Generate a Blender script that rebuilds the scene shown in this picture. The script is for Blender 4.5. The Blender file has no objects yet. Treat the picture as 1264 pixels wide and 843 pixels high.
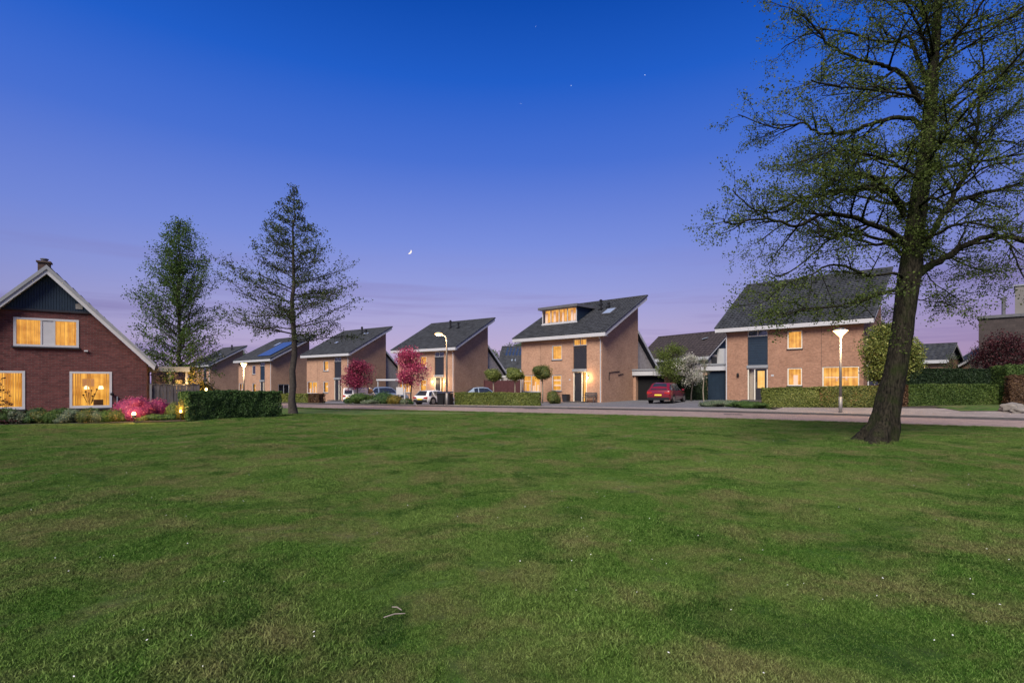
import bpy, math, random
import numpy as np
from mathutils import Vector, Matrix, noise as mnoise
R = math.radians
random.seed(7); rng = np.random.default_rng(7)
sc = bpy.context.scene
col = sc.collection
F = 661.0; HZ = 473.0; CAMZ = 1.6          # focal length and horizon row in the photograph's pixels

# ---------------------------------------------------------------- camera
cam = bpy.data.objects.new('camera', bpy.data.cameras.new('camera'))
col.objects.link(cam); sc.camera = cam
cam.location = (0, 0, CAMZ); cam.rotation_euler = (R(90), 0, 0)
cam.data.sensor_width = 36; cam.data.lens = 36*F/1264
cam.data.shift_y = (HZ-421.5)/1264
cam.data.clip_start = 0.1; cam.data.clip_end = 5000

# ---------------------------------------------------------------- dusk sky
def srgb(r, g, b):
    f = lambda c: (c/12.92 if c <= .04045 else ((c+.055)/1.055)**2.4)
    return (f(r/255), f(g/255), f(b/255), 1)
world = bpy.data.worlds.new('World'); sc.world = world; world.use_nodes = True
nt = world.node_tree; nt.nodes.clear()
N = nt.nodes.new; Lk = nt.links.new
tc = N('ShaderNodeTexCoord'); sep = N('ShaderNodeSeparateXYZ'); Lk(tc.outputs['Generated'], sep.inputs[0])
ramp = N('ShaderNodeValToRGB'); cr = ramp.color_ramp
stops = [(0.0, srgb(120,108,150)), (0.004, srgb(186,158,196)), (0.05, srgb(194,174,208)), (.11, srgb(174,168,214)), (.17, srgb(150,158,220)),
         (.25, srgb(122,143,221)), (.38, srgb(74,114,211)), (.49, srgb(34,94,200)), (.58, srgb(16,76,176)), (1, srgb(16,44,120))]
while len(cr.elements) > 1: cr.elements.remove(cr.elements[-1])
cr.elements[0].position = 0; cr.elements[0].color = stops[0][1]
for p, c in stops[1:]:
    e = cr.elements.new(p); e.color = c
Lk(sep.outputs['Z'], ramp.inputs[0])
# thin lilac cloud streaks low in the sky
mp = N('ShaderNodeMapping'); mp.inputs['Scale'].default_value = (1.5, 1.5, 26)
Lk(tc.outputs['Generated'], mp.inputs[0])
nz = N('ShaderNodeTexNoise'); nz.inputs['Scale'].default_value = 1.6; nz.inputs['Detail'].default_value = 5; nz.inputs['Roughness'].default_value = .55
Lk(mp.outputs[0], nz.inputs[0])
cl = N('ShaderNodeMapRange'); cl.inputs[1].default_value = .48; cl.inputs[2].default_value = .66; cl.inputs[3].default_value = 0; cl.inputs[4].default_value = .60
Lk(nz.outputs[0], cl.inputs[0])
low = N('ShaderNodeMapRange'); low.inputs[1].default_value = .24; low.inputs[2].default_value = .10; low.inputs[3].default_value = 0; low.inputs[4].default_value = 1
Lk(sep.outputs['Z'], low.inputs[0])
mm = N('ShaderNodeMath'); mm.operation = 'MULTIPLY'; Lk(cl.outputs[0], mm.inputs[0]); Lk(low.outputs[0], mm.inputs[1])
mx = N('ShaderNodeMix'); mx.data_type = 'RGBA'; Lk(mm.outputs[0], mx.inputs[0]); Lk(ramp.outputs[0], mx.inputs[6]); mx.inputs[7].default_value = srgb(136,124,178)
# the afterglow lies a little left of straight ahead; the sky falls off and reddens to the sides
az = N('ShaderNodeVectorMath'); az.operation = 'DOT_PRODUCT'; Lk(tc.outputs['Generated'], az.inputs[0]); az.inputs[1].default_value = Vector((-.06, 1, .0)).normalized()
fall = N('ShaderNodeMapRange'); fall.inputs[1].default_value = .62; fall.inputs[2].default_value = .97; fall.inputs[3].default_value = 0; fall.inputs[4].default_value = 1
Lk(az.outputs['Value'], fall.inputs[0])
dim = N('ShaderNodeMix'); dim.data_type = 'RGBA'; sidex = N('ShaderNodeMapRange'); sidex.inputs[1].default_value = -.35; sidex.inputs[2].default_value = .35; Lk(sep.outputs['X'], sidex.inputs[0]); sidec = N('ShaderNodeMix'); sidec.data_type = 'RGBA'; Lk(sidex.outputs[0], sidec.inputs[0]); sidec.inputs[6].default_value = (.54, .64, .76, 1); sidec.inputs[7].default_value = (.62, .53, .64, 1); Lk(sidec.outputs[2], dim.inputs[6]); dim.inputs[7].default_value = (1, 1, 1, 1)
Lk(fall.outputs[0], dim.inputs[0])
lowm = N('ShaderNodeMapRange'); lowm.inputs[1].default_value = .42; lowm.inputs[2].default_value = .05; lowm.inputs[3].default_value = 0; lowm.inputs[4].default_value = 1
Lk(sep.outputs['Z'], lowm.inputs[0])
dl = N('ShaderNodeMix'); dl.data_type = 'RGBA'; Lk(lowm.outputs[0], dl.inputs[0]); dl.inputs[6].default_value = (1, 1, 1, 1); Lk(dim.outputs[2], dl.inputs[7])
mul = N('ShaderNodeMix'); mul.data_type = 'RGBA'; mul.blend_type = 'MULTIPLY'; mul.inputs[0].default_value = 1
Lk(mx.outputs[2], mul.inputs[6]); Lk(dl.outputs[2], mul.inputs[7])
bg = N('ShaderNodeBackground'); bg.inputs[1].default_value = .80; Lk(mul.outputs[2], bg.inputs[0])
out = N('ShaderNodeOutputWorld'); Lk(bg.outputs[0], out.inputs[0])

# broad soft last light from behind the camera's left shoulder
sun = bpy.data.objects.new('sun', bpy.data.lights.new('sun', 'SUN')); col.objects.link(sun)
sun.data.energy = 5.0; sun.data.angle = R(32); sun.data.color = (1, .92, .80)
sd = Vector((-.30, -.74, .78)).normalized()
sun.rotation_euler = (-sd).to_track_quat('-Z', 'Y').to_euler()
vs = sc.view_settings; vs.view_transform = 'Standard'; vs.look = 'None'; vs.gamma = 1; vs.use_curve_mapping = False; vs.exposure = .32

# ---------------------------------------------------------------- helpers
def tag(o, label=None, cat=None, group=None, kind=None):
    if label: o['label'] = label
    if cat: o['category'] = cat
    if group: o['group'] = group
    if kind: o['kind'] = kind
    return o
def empty(name, loc, rz=0, label=None, cat=None, group=None):
    o = bpy.data.objects.new(name, None); col.objects.link(o); o.location = loc; o.rotation_euler = (0, 0, rz)
    o.empty_display_size = .2
    return tag(o, label, cat, group)
class MB:
    def __init__(s): s.v = []; s.f = []; s.uv = None
    def vert(s, p): s.v.append(tuple(p)); return len(s.v)-1
    def poly(s, pts): s.f.append([s.vert(p) for p in pts]); return s
    def box(s, a, b):
        x0, x1 = sorted((a[0], b[0])); y0, y1 = sorted((a[1], b[1])); z0, z1 = sorted((a[2], b[2]))
        i = len(s.v)
        s.v += [(x0,y0,z0),(x1,y0,z0),(x1,y1,z0),(x0,y1,z0),(x0,y0,z1),(x1,y0,z1),(x1,y1,z1),(x0,y1,z1)]
        for q in ((0,3,2,1),(4,5,6,7),(0,1,5,4),(1,2,6,5),(2,3,7,6),(3,0,4,7)): s.f.append([i+k for k in q])
        return s
    def prism(s, pts, d):      # polygon pts swept by vector d
        n = len(pts); i = len(s.v); d = Vector(d)
        s.v += [tuple(p) for p in pts]+[tuple(Vector(p)+d) for p in pts]
        s.f.append([i+k for k in range(n)][::-1]); s.f.append([i+n+k for k in range(n)])
        for k in range(n): s.f.append([i+k, i+(k+1)%n, i+n+(k+1)%n, i+n+k])
        return s
    def beam(s, a, b, w, h, up=(0,0,1)):
        a = Vector(a); b = Vector(b); d = (b-a).normalized(); x = d.cross(Vector(up)).normalized(); y = x.cross(d)
        return s.prism([a-x*w/2-y*h/2, a+x*w/2-y*h/2, a+x*w/2+y*h/2, a-x*w/2+y*h/2], b-a)
    def tube(s, path, rad, n=8, cap=True):
        i0 = len(s.v); m = len(path); pts = [Vector(p) for p in path]; prev = None
        for k, p in enumerate(pts):
            t = (pts[min(k+1, m-1)]-pts[max(k-1, 0)]).normalized()
            if prev is None: u = t.orthogonal().normalized()
            else:
                u = prev-t*prev.dot(t)
                u = u.normalized() if u.length > 1e-6 else t.orthogonal().normalized()
            prev = u; w = t.cross(u); r = rad[k] if hasattr(rad, '__len__') else rad
            for j in range(n):
                a = 2*math.pi*j/n; s.v.append(tuple(p+u*(math.cos(a)*r)+w*(math.sin(a)*r)))
        for k in range(m-1):
            for j in range(n):
                a = i0+k*n+j; b = i0+k*n+(j+1)%n; s.f.append([a, b, b+n, a+n])
        if cap:
            s.f.append([i0+j for j in range(n)][::-1]); s.f.append([i0+(m-1)*n+j for j in range(n)])
        return s
    def lathe(s, c, prof, n=16):     # prof: (radius, z) from bottom up
        i0 = len(s.v)
        for r, z in prof:
            for j in range(n):
                a = 2*math.pi*j/n; s.v.append((c[0]+r*math.cos(a), c[1]+r*math.sin(a), c[2]+z))
        for k in range(len(prof)-1):
            for j in range(n):
                a = i0+k*n+j; b = i0+k*n+(j+1)%n; s.f.append([a, b, b+n, a+n])
        s.f.append([i0+j for j in range(n)][::-1]); s.f.append([i0+(len(prof)-1)*n+j for j in range(n)])
        return s
    def build(s, name, mat, parent=None, smooth=False):
        me = bpy.data.meshes.new(name); me.from_pydata(s.v, [], s.f); me.update()
        uvl = me.uv_layers.new(name='metres')
        buf = np.zeros(len(me.loops)*2, np.float32)
        for p in me.polygons:
            n = p.normal; ax, ay, az = abs(n.x), abs(n.y), abs(n.z)
            for li, vi in zip(p.loop_indices, p.vertices):
                c = s.v[vi]
                if az >= ax and az >= ay: buf[2*li] = c[0]; buf[2*li+1] = c[1]
                elif ax > ay: buf[2*li] = c[1]; buf[2*li+1] = c[2]
                else: buf[2*li] = c[0]; buf[2*li+1] = c[2]
        uvl.data.foreach_set('uv', buf)
        if smooth: me.polygons.foreach_set('use_smooth', [True]*len(me.polygons))
        me.materials.append(mat)
        o = bpy.data.objects.new(name, me); col.objects.link(o)
        if parent: o.parent = parent
        return o

# ---------------------------------------------------------------- materials
def new_mat(name):
    m = bpy.data.materials.new(name); m.use_nodes = True; n = m.node_tree; n.nodes.clear()
    o = n.nodes.new('ShaderNodeOutputMaterial'); b = n.nodes.new('ShaderNodeBsdfPrincipled'); n.links.new(b.outputs[0], o.inputs[0])
    return m, n, b, o
def mat(name, c, rough=.7, var=.15, scale=6., metal=0, bump=0., bscale=40., spec=.3, detail=4):
    m, n, b, o = new_mat(name)
    b.inputs['Roughness'].default_value = rough; b.inputs['Metallic'].default_value = metal; b.inputs['Specular IOR Level'].default_value = spec
    t = n.nodes.new('ShaderNodeTexCoord')
    x = n.nodes.new('ShaderNodeTexNoise'); x.inputs['Scale'].default_value = scale; x.inputs['Detail'].default_value = detail
    n.links.new(t.outputs['Object'], x.inputs[0])
    mr = n.nodes.new('ShaderNodeMapRange'); mr.inputs[1].default_value = .25; mr.inputs[2].default_value = .75
    mr.inputs[3].default_value = 1-var; mr.inputs[4].default_value = 1+var; n.links.new(x.outputs[0], mr.inputs[0])
    k = n.nodes.new('ShaderNodeVectorMath'); k.operation = 'SCALE'; k.inputs[0].default_value = c[:3]; n.links.new(mr.outputs[0], k.inputs['Scale'])
    n.links.new(k.outputs[0], b.inputs['Base Color'])
    if bump:
        y = n.nodes.new('ShaderNodeTexNoise'); y.inputs['Scale'].default_value = bscale; y.inputs['Detail'].default_value = 5
        n.links.new(t.outputs['Object'], y.inputs[0])
        bp = n.nodes.new('ShaderNodeBump'); bp.inputs['Strength'].default_value = bump; bp.inputs['Distance'].default_value = .02
        n.links.new(y.outputs[0], bp.inputs['Height']); n.links.new(bp.outputs[0], b.inputs['Normal'])
    return m
def brick_mat(name, c1, c2, mortar, bw=.22, bh=.065, stain=.20):
    m, n, b, o = new_mat(name); b.inputs['Roughness'].default_value = .9; b.inputs['Specular IOR Level'].default_value = .15
    uv = n.nodes.new('ShaderNodeUVMap'); br = n.nodes.new('ShaderNodeTexBrick'); n.links.new(uv.outputs[0], br.inputs[0])
    br.inputs['Scale'].default_value = 1; br.inputs['Brick Width'].default_value = bw; br.inputs['Row Height'].default_value = bh
    br.inputs['Mortar Size'].default_value = .007; br.inputs['Color1'].default_value = (*c1, 1); br.inputs['Color2'].default_value = (*c2, 1); br.inputs['Mortar'].default_value = (*mortar, 1)
    br.inputs['Bias'].default_value = 0
    x = n.nodes.new('ShaderNodeTexNoise'); x.inputs['Scale'].default_value = .9; x.inputs['Detail'].default_value = 6; x.inputs['Roughness'].default_value = .65
    n.links.new(uv.outputs[0], x.inputs[0])
    x2 = n.nodes.new('ShaderNodeTexNoise'); x2.inputs['Scale'].default_value = 7; x2.inputs['Detail'].default_value = 3; n.links.new(uv.outputs[0], x2.inputs[0])
    ad = n.nodes.new('ShaderNodeMath'); ad.operation = 'ADD'; n.links.new(x.outputs[0], ad.inputs[0]); n.links.new(x2.outputs[0], ad.inputs[1])
    mr = n.nodes.new('ShaderNodeMapRange'); mr.inputs[1].default_value = .7; mr.inputs[2].default_value = 1.3; mr.inputs[3].default_value = 1-stain; mr.inputs[4].default_value = 1+stain
    n.links.new(ad.outputs[0], mr.inputs[0])
    k = n.nodes.new('ShaderNodeVectorMath'); k.operation = 'SCALE'; n.links.new(br.outputs[0], k.inputs[0]); n.links.new(mr.outputs[0], k.inputs['Scale'])
    n.links.new(k.outputs[0], b.inputs['Base Color'])
    bp = n.nodes.new('ShaderNodeBump'); bp.inputs['Strength'].default_value = .5; bp.inputs['Distance'].default_value = .006; bp.invert = True
    n.links.new(br.outputs['Fac'], bp.inputs['Height']); n.links.new(bp.outputs[0], b.inputs['Normal'])
    return m
def leaf_mat(name, c1, c2, trans=.35, c3=None):
    m, n, b, o = new_mat(name); b.inputs['Roughness'].default_value = .6; b.inputs['Specular IOR Level'].default_value = .25
    a = n.nodes.new('ShaderNodeAttribute'); a.attribute_name = 'rnd'
    r = n.nodes.new('ShaderNodeValToRGB'); r.color_ramp.elements[0].color = (*c1, 1); r.color_ramp.elements[1].color = (*c2, 1)
    if c3: e = r.color_ramp.elements.new(.93); r.color_ramp.elements[1].position = .85; r.color_ramp.elements[1].color = (*c2, 1); r.color_ramp.elements[2].color = (*c3, 1)
    n.links.new(a.outputs['Fac'], r.inputs[0]); n.links.new(r.outputs[0], b.inputs['Base Color'])
    t = n.nodes.new('ShaderNodeBsdfTranslucent'); n.links.new(r.outputs[0], t.inputs[0])
    s = n.nodes.new('ShaderNodeMixShader'); s.inputs[0].default_value = trans
    n.links.new(b.outputs[0], s.inputs[1]); n.links.new(t.outputs[0], s.inputs[2]); n.links.new(s.outputs[0], o.inputs[0])
    return m
def emit_mat(name, c, st):
    m, n, b, o = new_mat(name); b.inputs['Base Color'].default_value = (.5, .45, .4, 1); b.inputs['Emission Color'].default_value = (*c, 1); b.inputs['Emission Strength'].default_value = st
    return m
def lit_room(name, c1, c2, st, fold=9., axis=0):
    # curtains and a lamp-lit room seen through glass: the lamp light is put into the material as glow
    m, n, b, o = new_mat(name); b.inputs['Base Color'].default_value = (.10, .06, .03, 1)
    t = n.nodes.new('ShaderNodeUVMap'); sp = n.nodes.new('ShaderNodeSeparateXYZ'); n.links.new(t.outputs[0], sp.inputs[0])
    w = n.nodes.new('ShaderNodeTexNoise'); w.noise_dimensions = '1D'; w.inputs['Scale'].default_value = fold; w.inputs['Detail'].default_value = 2
    n.links.new(sp.outputs[0], w.inputs['W'])
    x = n.nodes.new('ShaderNodeTexNoise'); x.inputs['Scale'].default_value = 2.2; x.inputs['Detail'].default_value = 4; n.links.new(t.outputs[0], x.inputs[0])
    ad = n.nodes.new('ShaderNodeMath'); ad.operation = 'MULTIPLY_ADD'; ad.inputs[1].default_value = .9; n.links.new(w.outputs[0], ad.inputs[0]); n.links.new(x.outputs[0], ad.inputs[2])
    mr = n.nodes.new('ShaderNodeMapRange'); mr.inputs[1].default_value = .72; mr.inputs[2].default_value = 1.18; n.links.new(ad.outputs[0], mr.inputs[0])
    mi = n.nodes.new('ShaderNodeMix'); mi.data_type = 'RGBA'; n.links.new(mr.outputs[0], mi.inputs[0]); mi.inputs[6].default_value = (*c1, 1); mi.inputs[7].default_value = (*c2, 1)
    n.links.new(mi.outputs[2], b.inputs['Emission Color']); b.inputs['Emission Strength'].default_value = st
    return m
def glass_mat(name, refl=.1, tint=(1,1,1)):
    m, n, b, o = new_mat(name); n.nodes.remove(b)
    tr = n.nodes.new('ShaderNodeBsdfTransparent'); tr.inputs[0].default_value = (*tint, 1); g = n.nodes.new('ShaderNodeBsdfGlossy'); g.inputs['Roughness'].default_value = .03
    fr = n.nodes.new('ShaderNodeFresnel'); fr.inputs[0].default_value = 1.45
    ad0 = n.nodes.new('ShaderNodeMath'); ad0.inputs[1].default_value = refl; n.links.new(fr.outputs[0], ad0.inputs[0])
    ge = n.nodes.new('ShaderNodeNewGeometry'); ad = n.nodes.new('ShaderNodeMath'); ad.operation = 'MULTIPLY'; iv = n.nodes.new('ShaderNodeMath'); iv.operation = 'SUBTRACT'; iv.inputs[0].default_value = 1
    n.links.new(ge.outputs['Backfacing'], iv.inputs[1]); n.links.new(ad0.outputs[0], ad.inputs[0]); n.links.new(iv.outputs[0], ad.inputs[1])
    s = n.nodes.new('ShaderNodeMixShader'); n.links.new(ad.outputs[0], s.inputs[0]); n.links.new(tr.outputs[0], s.inputs[1]); n.links.new(g.outputs[0], s.inputs[2]); n.links.new(s.outputs[0], o.inputs[0])
    return m

M = {}
M['brick'] = brick_mat('orange_brown_brick', (.44,.255,.165), (.36,.20,.13), (.22,.17,.14))
M['brick6'] = brick_mat('warm_brick', (.34,.185,.12), (.27,.14,.09), (.22,.16,.13))
M['brick_red'] = brick_mat('dark_red_brick', (.125,.042,.040), (.075,.026,.027), (.10,.072,.07), .22, .075, .22)
M['brick_dark'] = brick_mat('dark_plinth_brick', (.10,.06,.05), (.07,.045,.04), (.08,.07,.06))
M['white'] = mat('white_paint', (.42,.42,.44), .45, .06, 3)
M['cream'] = mat('cream_paint', (.62,.58,.50), .5, .06, 3)
M['navy'] = mat('navy_cladding', (.012,.024,.042), .5, .15, 5)
M['char'] = mat('charcoal_panel', (.022,.022,.028), .5, .15, 5)
M['grey'] = mat('grey_paint', (.22,.23,.25), .5, .1, 4)
M['greyclad'] = mat('weathered_grey_boards', (.30,.27,.26), .8, .25, 5)
M['lead'] = mat('lead_sheet', (.10,.10,.11), .5, .2, 4)
M['tile'] = mat('dark_roof_tile', (.034,.037,.043), .75, .5, 2.0, bump=.3)
M['tile_brown'] = mat('brown_roof_tile', (.038,.030,.031), .8, .35, 2.5, bump=.3)
M['black'] = mat('black_plastic', (.012,.012,.014), .45, .1, 5)
M['dark'] = mat('unlit_inside_black', (.006,.006,.007), .95, .1, 5)  # black painted for the shade inside rooms and the open garage
M['steel'] = mat('galvanised_steel', (.22,.21,.20), .5, .15, 3, metal=.3)
M['kerb'] = mat('kerb_stone', (.07,.065,.065), .9, .25, 3)
M['wood'] = mat('weathered_fence_boards', (.085,.075,.075), .85, .35, 4, bump=.4)
M['wood_red'] = mat('reddish_fence_boards', (.07,.025,.028), .85, .3, 4)
M['bark'] = mat('rough_bark', (.050,.042,.034), .95, .55, 7, bump=1.0, bscale=22)
M['bark_l'] = mat('pale_bark', (.20,.17,.13), .9, .3, 7)
M['bark_b'] = mat('dark_slim_bark', (.045,.038,.033), .95, .4, 8)
M['rock'] = mat('pale_stone', (.17,.155,.14), .9, .4, 3, bump=.8, bscale=8)
M['glass'] = glass_mat('window_glass', .03)
M['glass_dk'] = glass_mat('unlit_window_glass', .16, (.6,.65,.7))
M['room'] = lit_room('lit_room', (.52,.19,.018), (1,.50,.08), .86, 5)
M['room_y'] = lit_room('lit_room_yellow', (.85,.40,.07), (1,.60,.18), .82, 4)
M['curtain_or_room'] = lit_room('lit_curtain', (.24,.08,.006), (.85,.38,.055), .8, 15)
M['decor'] = emit_mat('glowing_ornament', (.55,.22,.05), .55)  # ornaments get a dim glow of their own in place of room light
M['decor_d'] = mat('dark_ornament', (.12,.05,.02), .8)
M['bulb'] = emit_mat('lamp_glow', (1,.58,.18), 18)
M['bulb_s'] = emit_mat('street_lamp_glow', (1,.56,.17), 11)
M['solar'] = mat('solar_cells', (.02,.04,.10), .12, .1, 5, spec=.8)
M['skylight'] = mat('skylight_glass', (.25,.30,.38), .08, .05, 5, spec=1)
M['plate'] = mat('yellow_number_plate', (.75,.55,.06), .5, .03, 5)
M['daisy'] = mat('white_petals', (.75,.75,.72), .6, .05, 5)

def at(px, depth, z=None, py=None):
    x = (px-632)/F*depth
    if py is not None: z = CAMZ+(HZ-py)/F*depth
    return Vector((x, depth, 0 if z is None else z))

# ---------------------------------------------------------------- terrain
NEAR = [(-130,84),(-90,68),(-40,46.5),(-11.5,32.7),(-3.2,29.4),(5.4,25.8),(10.8,22.7),(14.5,20.3),(17.8,18.4),(30,12),(60,-4)]
FAR = [(-130,94),(-90,77),(-40,54),(-17.2,42.2),(-8.1,38.2),(.4,35),(9.8,31.1),(14.2,28.4),(18,26.1),(21.7,23.8),(34,17.0),(64,1)]
def interp(P, x):
    if x <= P[0][0]: return P[0][1]
    for (a, b), (c, d) in zip(P, P[1:]):
        if x <= c: return b+(d-b)*(x-a)/(c-a)
    return P[-1][1]
def sm(t): t = max(0, min(1, t)); return t*t*(3-2*t)
def gz(x, y):
    s = (y-interp(FAR, x))*.9
    return max(-.9, min(.30, .021*(x-7)))*sm(s/8)
def lawn_z(x, y):
    edge = sm((interp(NEAR, x)-y)/3.0)
    z = .16*math.exp(-((x-11.5)/5.5)**2-((y-13.2)/3.2)**2)+.05*math.exp(-((x-2)/7)**2-((y-20)/3)**2)
    z += .085*mnoise.noise(Vector((x*.33, y*.33, 2)))+.02*mnoise.noise(Vector((x*1.3, y*1.3, 5)))
    return z*edge+.03
def drape(name, A, B, nx, zf, m, parent=None, thick=0):
    # sheet between two polylines with the same number of points, draped on zf
    mb = MB(); idx = []
    for (a, b) in zip(A, B):
        row = []
        for k in range(nx+1):
            t = k/nx; x = a[0]+(b[0]-a[0])*t; y = a[1]+(b[1]-a[1])*t
            row.append(mb.vert((x, y, zf(x, y))))
        idx.append(row)
    for r0, r1 in zip(idx, idx[1:]):
        for k in range(nx): mb.f.append([r0[k], r1[k], r1[k+1], r0[k+1]])
    return mb.build(name, m, parent, True)
def dens(P, step=2.0):
    o = []
    for (a, b), (c, d) in zip(P, P[1:]):
        n = max(1, int(math.hypot(c-a, d-b)/step))
        for k in range(n): o.append((a+(c-a)*k/n, b+(d-b)*k/n))
    o.append(P[-1]); return o

def grass_nodes(m, n, b, blade):
    g = n.nodes.new('ShaderNodeNewGeometry')
    def noise(sc_, det, dist=0):
        x = n.nodes.new('ShaderNodeTexNoise'); x.inputs['Scale'].default_value = sc_; x.inputs['Detail'].default_value = det; x.inputs['Roughness'].default_value = .62; x.inputs['Distortion'].default_value = dist
        n.links.new(g.outputs['Position'], x.inputs[0]); return x
    def mixc(f, a, c2):
        k = n.nodes.new('ShaderNodeMix'); k.data_type = 'RGBA'; n.links.new(f, k.inputs[0])
        for s_, v in ((6, a), (7, c2)):
            if isinstance(v, tuple): k.inputs[s_].default_value = (*v, 1)
            else: n.links.new(v, k.inputs[s_])
        return k.outputs[2]
    def rng_(x, a, c2, d=0, e=1):
        k = n.nodes.new('ShaderNodeMapRange'); k.inputs[1].default_value = a; k.inputs[2].default_value = c2; k.inputs[3].default_value = d; k.inputs[4].default_value = e; n.links.new(x, k.inputs[0]); return k.outputs[0]
    n1 = noise(.33, 5, .6); n2 = noise(1.1, 6, .4); n3 = noise(3.6, 5); n4 = noise(.9, 4, 1.0)
    n4.inputs['Detail'].default_value = 6
    gA = (.040,.104,.011) ; gB = (.084,.142,.027); dry = (.135,.122,.052); dk = (.020,.064,.006)
    c = mixc(rng_(n1.outputs[0], .42, .58), gA, gB)
    c = mixc(rng_(n2.outputs[0], .45, .64, 0, .82), c, dry)
    c = mixc(rng_(n4.outputs[0], .53, .64, 0, .85), c, dk)
    if blade:
        oi = n.nodes.new('ShaderNodeAttribute'); oi.attribute_name = 'rnd'
        c = mixc(rng_(oi.outputs['Fac'], .5, 1, 0, .45), c, (.15,.19,.06))
        k = n.nodes.new('ShaderNodeVectorMath'); k.operation = 'SCALE'; n.links.new(rng_(oi.outputs['Fac'], 0, 1, .55, 2.0), k.inputs['Scale']); n.links.new(c, k.inputs[0]); c = k.outputs[0]
    else:
        c = mixc(rng_(n3.outputs[0], .42, .68, 0, .5), c, (.05,.058,.020))
    n.links.new(c, b.inputs['Base Color']); b.inputs['Roughness'].default_value = .85; b.inputs['Specular IOR Level'].default_value = .15
    return g
m, n, b, o = new_mat('lawn_turf'); g = grass_nodes(m, n, b, False)
y_ = n.nodes.new('ShaderNodeTexNoise'); y_.inputs['Scale'].default_value = 14; y_.inputs['Detail'].default_value = 8; y_.inputs['Roughness'].default_value = .75; n.links.new(g.outputs['Position'], y_.inputs[0])
bp = n.nodes.new('ShaderNodeBump'); bp.inputs['Strength'].default_value = .9; bp.inputs['Distance'].default_value = .06; n.links.new(y_.outputs[0], bp.inputs['Height']); n.links.new(bp.outputs[0], b.inputs['Normal'])
M['turf'] = m
m, n, b, o = new_mat('grass_blade'); grass_nodes(m, n, b, True)
t_ = n.nodes.new('ShaderNodeBsdfTranslucent'); n.links.new(b.inputs['Base Color'].links[0].from_socket, t_.inputs[0])
s_ = n.nodes.new('ShaderNodeMixShader'); s_.inputs[0].default_value = .25; n.links.new(b.outputs[0], s_.inputs[1]); n.links.new(t_.outputs[0], s_.inputs[2]); n.links.new(s_.outputs[0], o.inputs[0])
M['blade'] = m
def paving(name, c1, c2, mort, bw, bh, rot):
    m = brick_mat(name, c1, c2, mort, bw, bh, .2); n = m.node_tree
    br = [x for x in n.nodes if x.type == 'TEX_BRICK'][0]; uv = [x for x in n.nodes if x.type == 'UVMAP'][0]
    mp = n.nodes.new('ShaderNodeMapping'); mp.inputs['Rotation'].default_value = (0, 0, rot); n.links.new(uv.outputs[0], mp.inputs[0]); n.links.new(mp.outputs[0], br.inputs[0])
    return m
M['road'] = paving('pinkish_brick_paving', (.30,.225,.20), (.23,.17,.155), (.13,.11,.10), .21, .105, R(27))
M['pave'] = paving('concrete_slab_paving', (.25,.215,.20), (.21,.18,.17), (.12,.11,.10), .3, .3, R(27))
M['drive'] = paving('grey_block_paving', (.155,.155,.17), (.12,.12,.135), (.07,.07,.075), .21, .105, R(46))
M['soil'] = mat('garden_soil', (.045,.036,.028), .95, .4, 2, bump=.6)
M['ground'] = mat('far_green_ground', (.045,.065,.025), .95, .4, .3)

# ground sheet out to the horizon
xs = sorted(set([-3000,-1200,-500,-250]+list(range(-130, 131, 4))+[250,500,1200,3000])); ys = sorted(set([-60,-30]+list(range(-8, 130, 4))+[180,300,600,1500,3000]))
mb = MB(); ids = [[mb.vert((x, y, gz(x, y)-.06)) for y in ys] for x in xs]
for i in range(len(xs)-1):
    for j in range(len(ys)-1): mb.f.append([ids[i][j], ids[i+1][j], ids[i+1][j+1], ids[i][j+1]])
tag(mb.build('ground', M['ground'], None, True), kind='structure')
# lawn
lx = np.arange(-34, 40.01, .5); mb = MB(); prev = None
for x in lx:
    ye = interp(NEAR, x); rows = [1.0+(ye-1.0)*(j/80)**1.25 for j in range(81)]
    cur = [mb.vert((x, y, lawn_z(x, y))) for y in rows]+[mb.vert((x, ye+.01, -.05))]
    if prev:
        for j in range(81): mb.f.append([prev[j], cur[j], cur[j+1], prev[j+1]])
    prev = cur
tag(mb.build('lawn', M['turf'], None, True), kind='structure')
Fd = dens(FAR, 1.5); Nd = [(x, 0) for x, y in Fd]
def off(P, d):
    o = []
    for i, p in enumerate(P):
        a = Vector(P[max(i-1, 0)]); b = Vector(P[min(i+1, len(P)-1)]); t = (b-a).normalized(); o.append((p[0]-t.y*d*1, p[1]+t.x*d))
    return o
tag(drape('road', [(x-1.5, interp(NEAR, x-1.5)-.4) for x, y in Fd], Fd, 6, lambda x, y: 0.0, M['road']), kind='structure')
tag(drape('pavement', off(Fd, .12), off(Fd, 2.3), 3, lambda x, y: gz(x, y)+.06, M['pave']), kind='structure')
# kerb: one low stone edge, dropped at the driveways
mb = MB(); K0 = Fd; K1 = off(Fd, .13)
for i in range(len(Fd)-1):
    h = .075
    if -1.6 > Fd[i][0] > -3.5 or 2.5 < Fd[i][0] < 9.0: h = .03
    a, b_, c_, d_ = K0[i], K0[i+1], K1[i+1], K1[i]
    mb.prism([(a[0],a[1],-.05),(b_[0],b_[1],-.05),(c_[0],c_[1],-.05),(d_[0],d_[1],-.05)], (0,0,h+.05))
tag(mb.build('kerb', M['kerb']), kind='structure')
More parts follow.
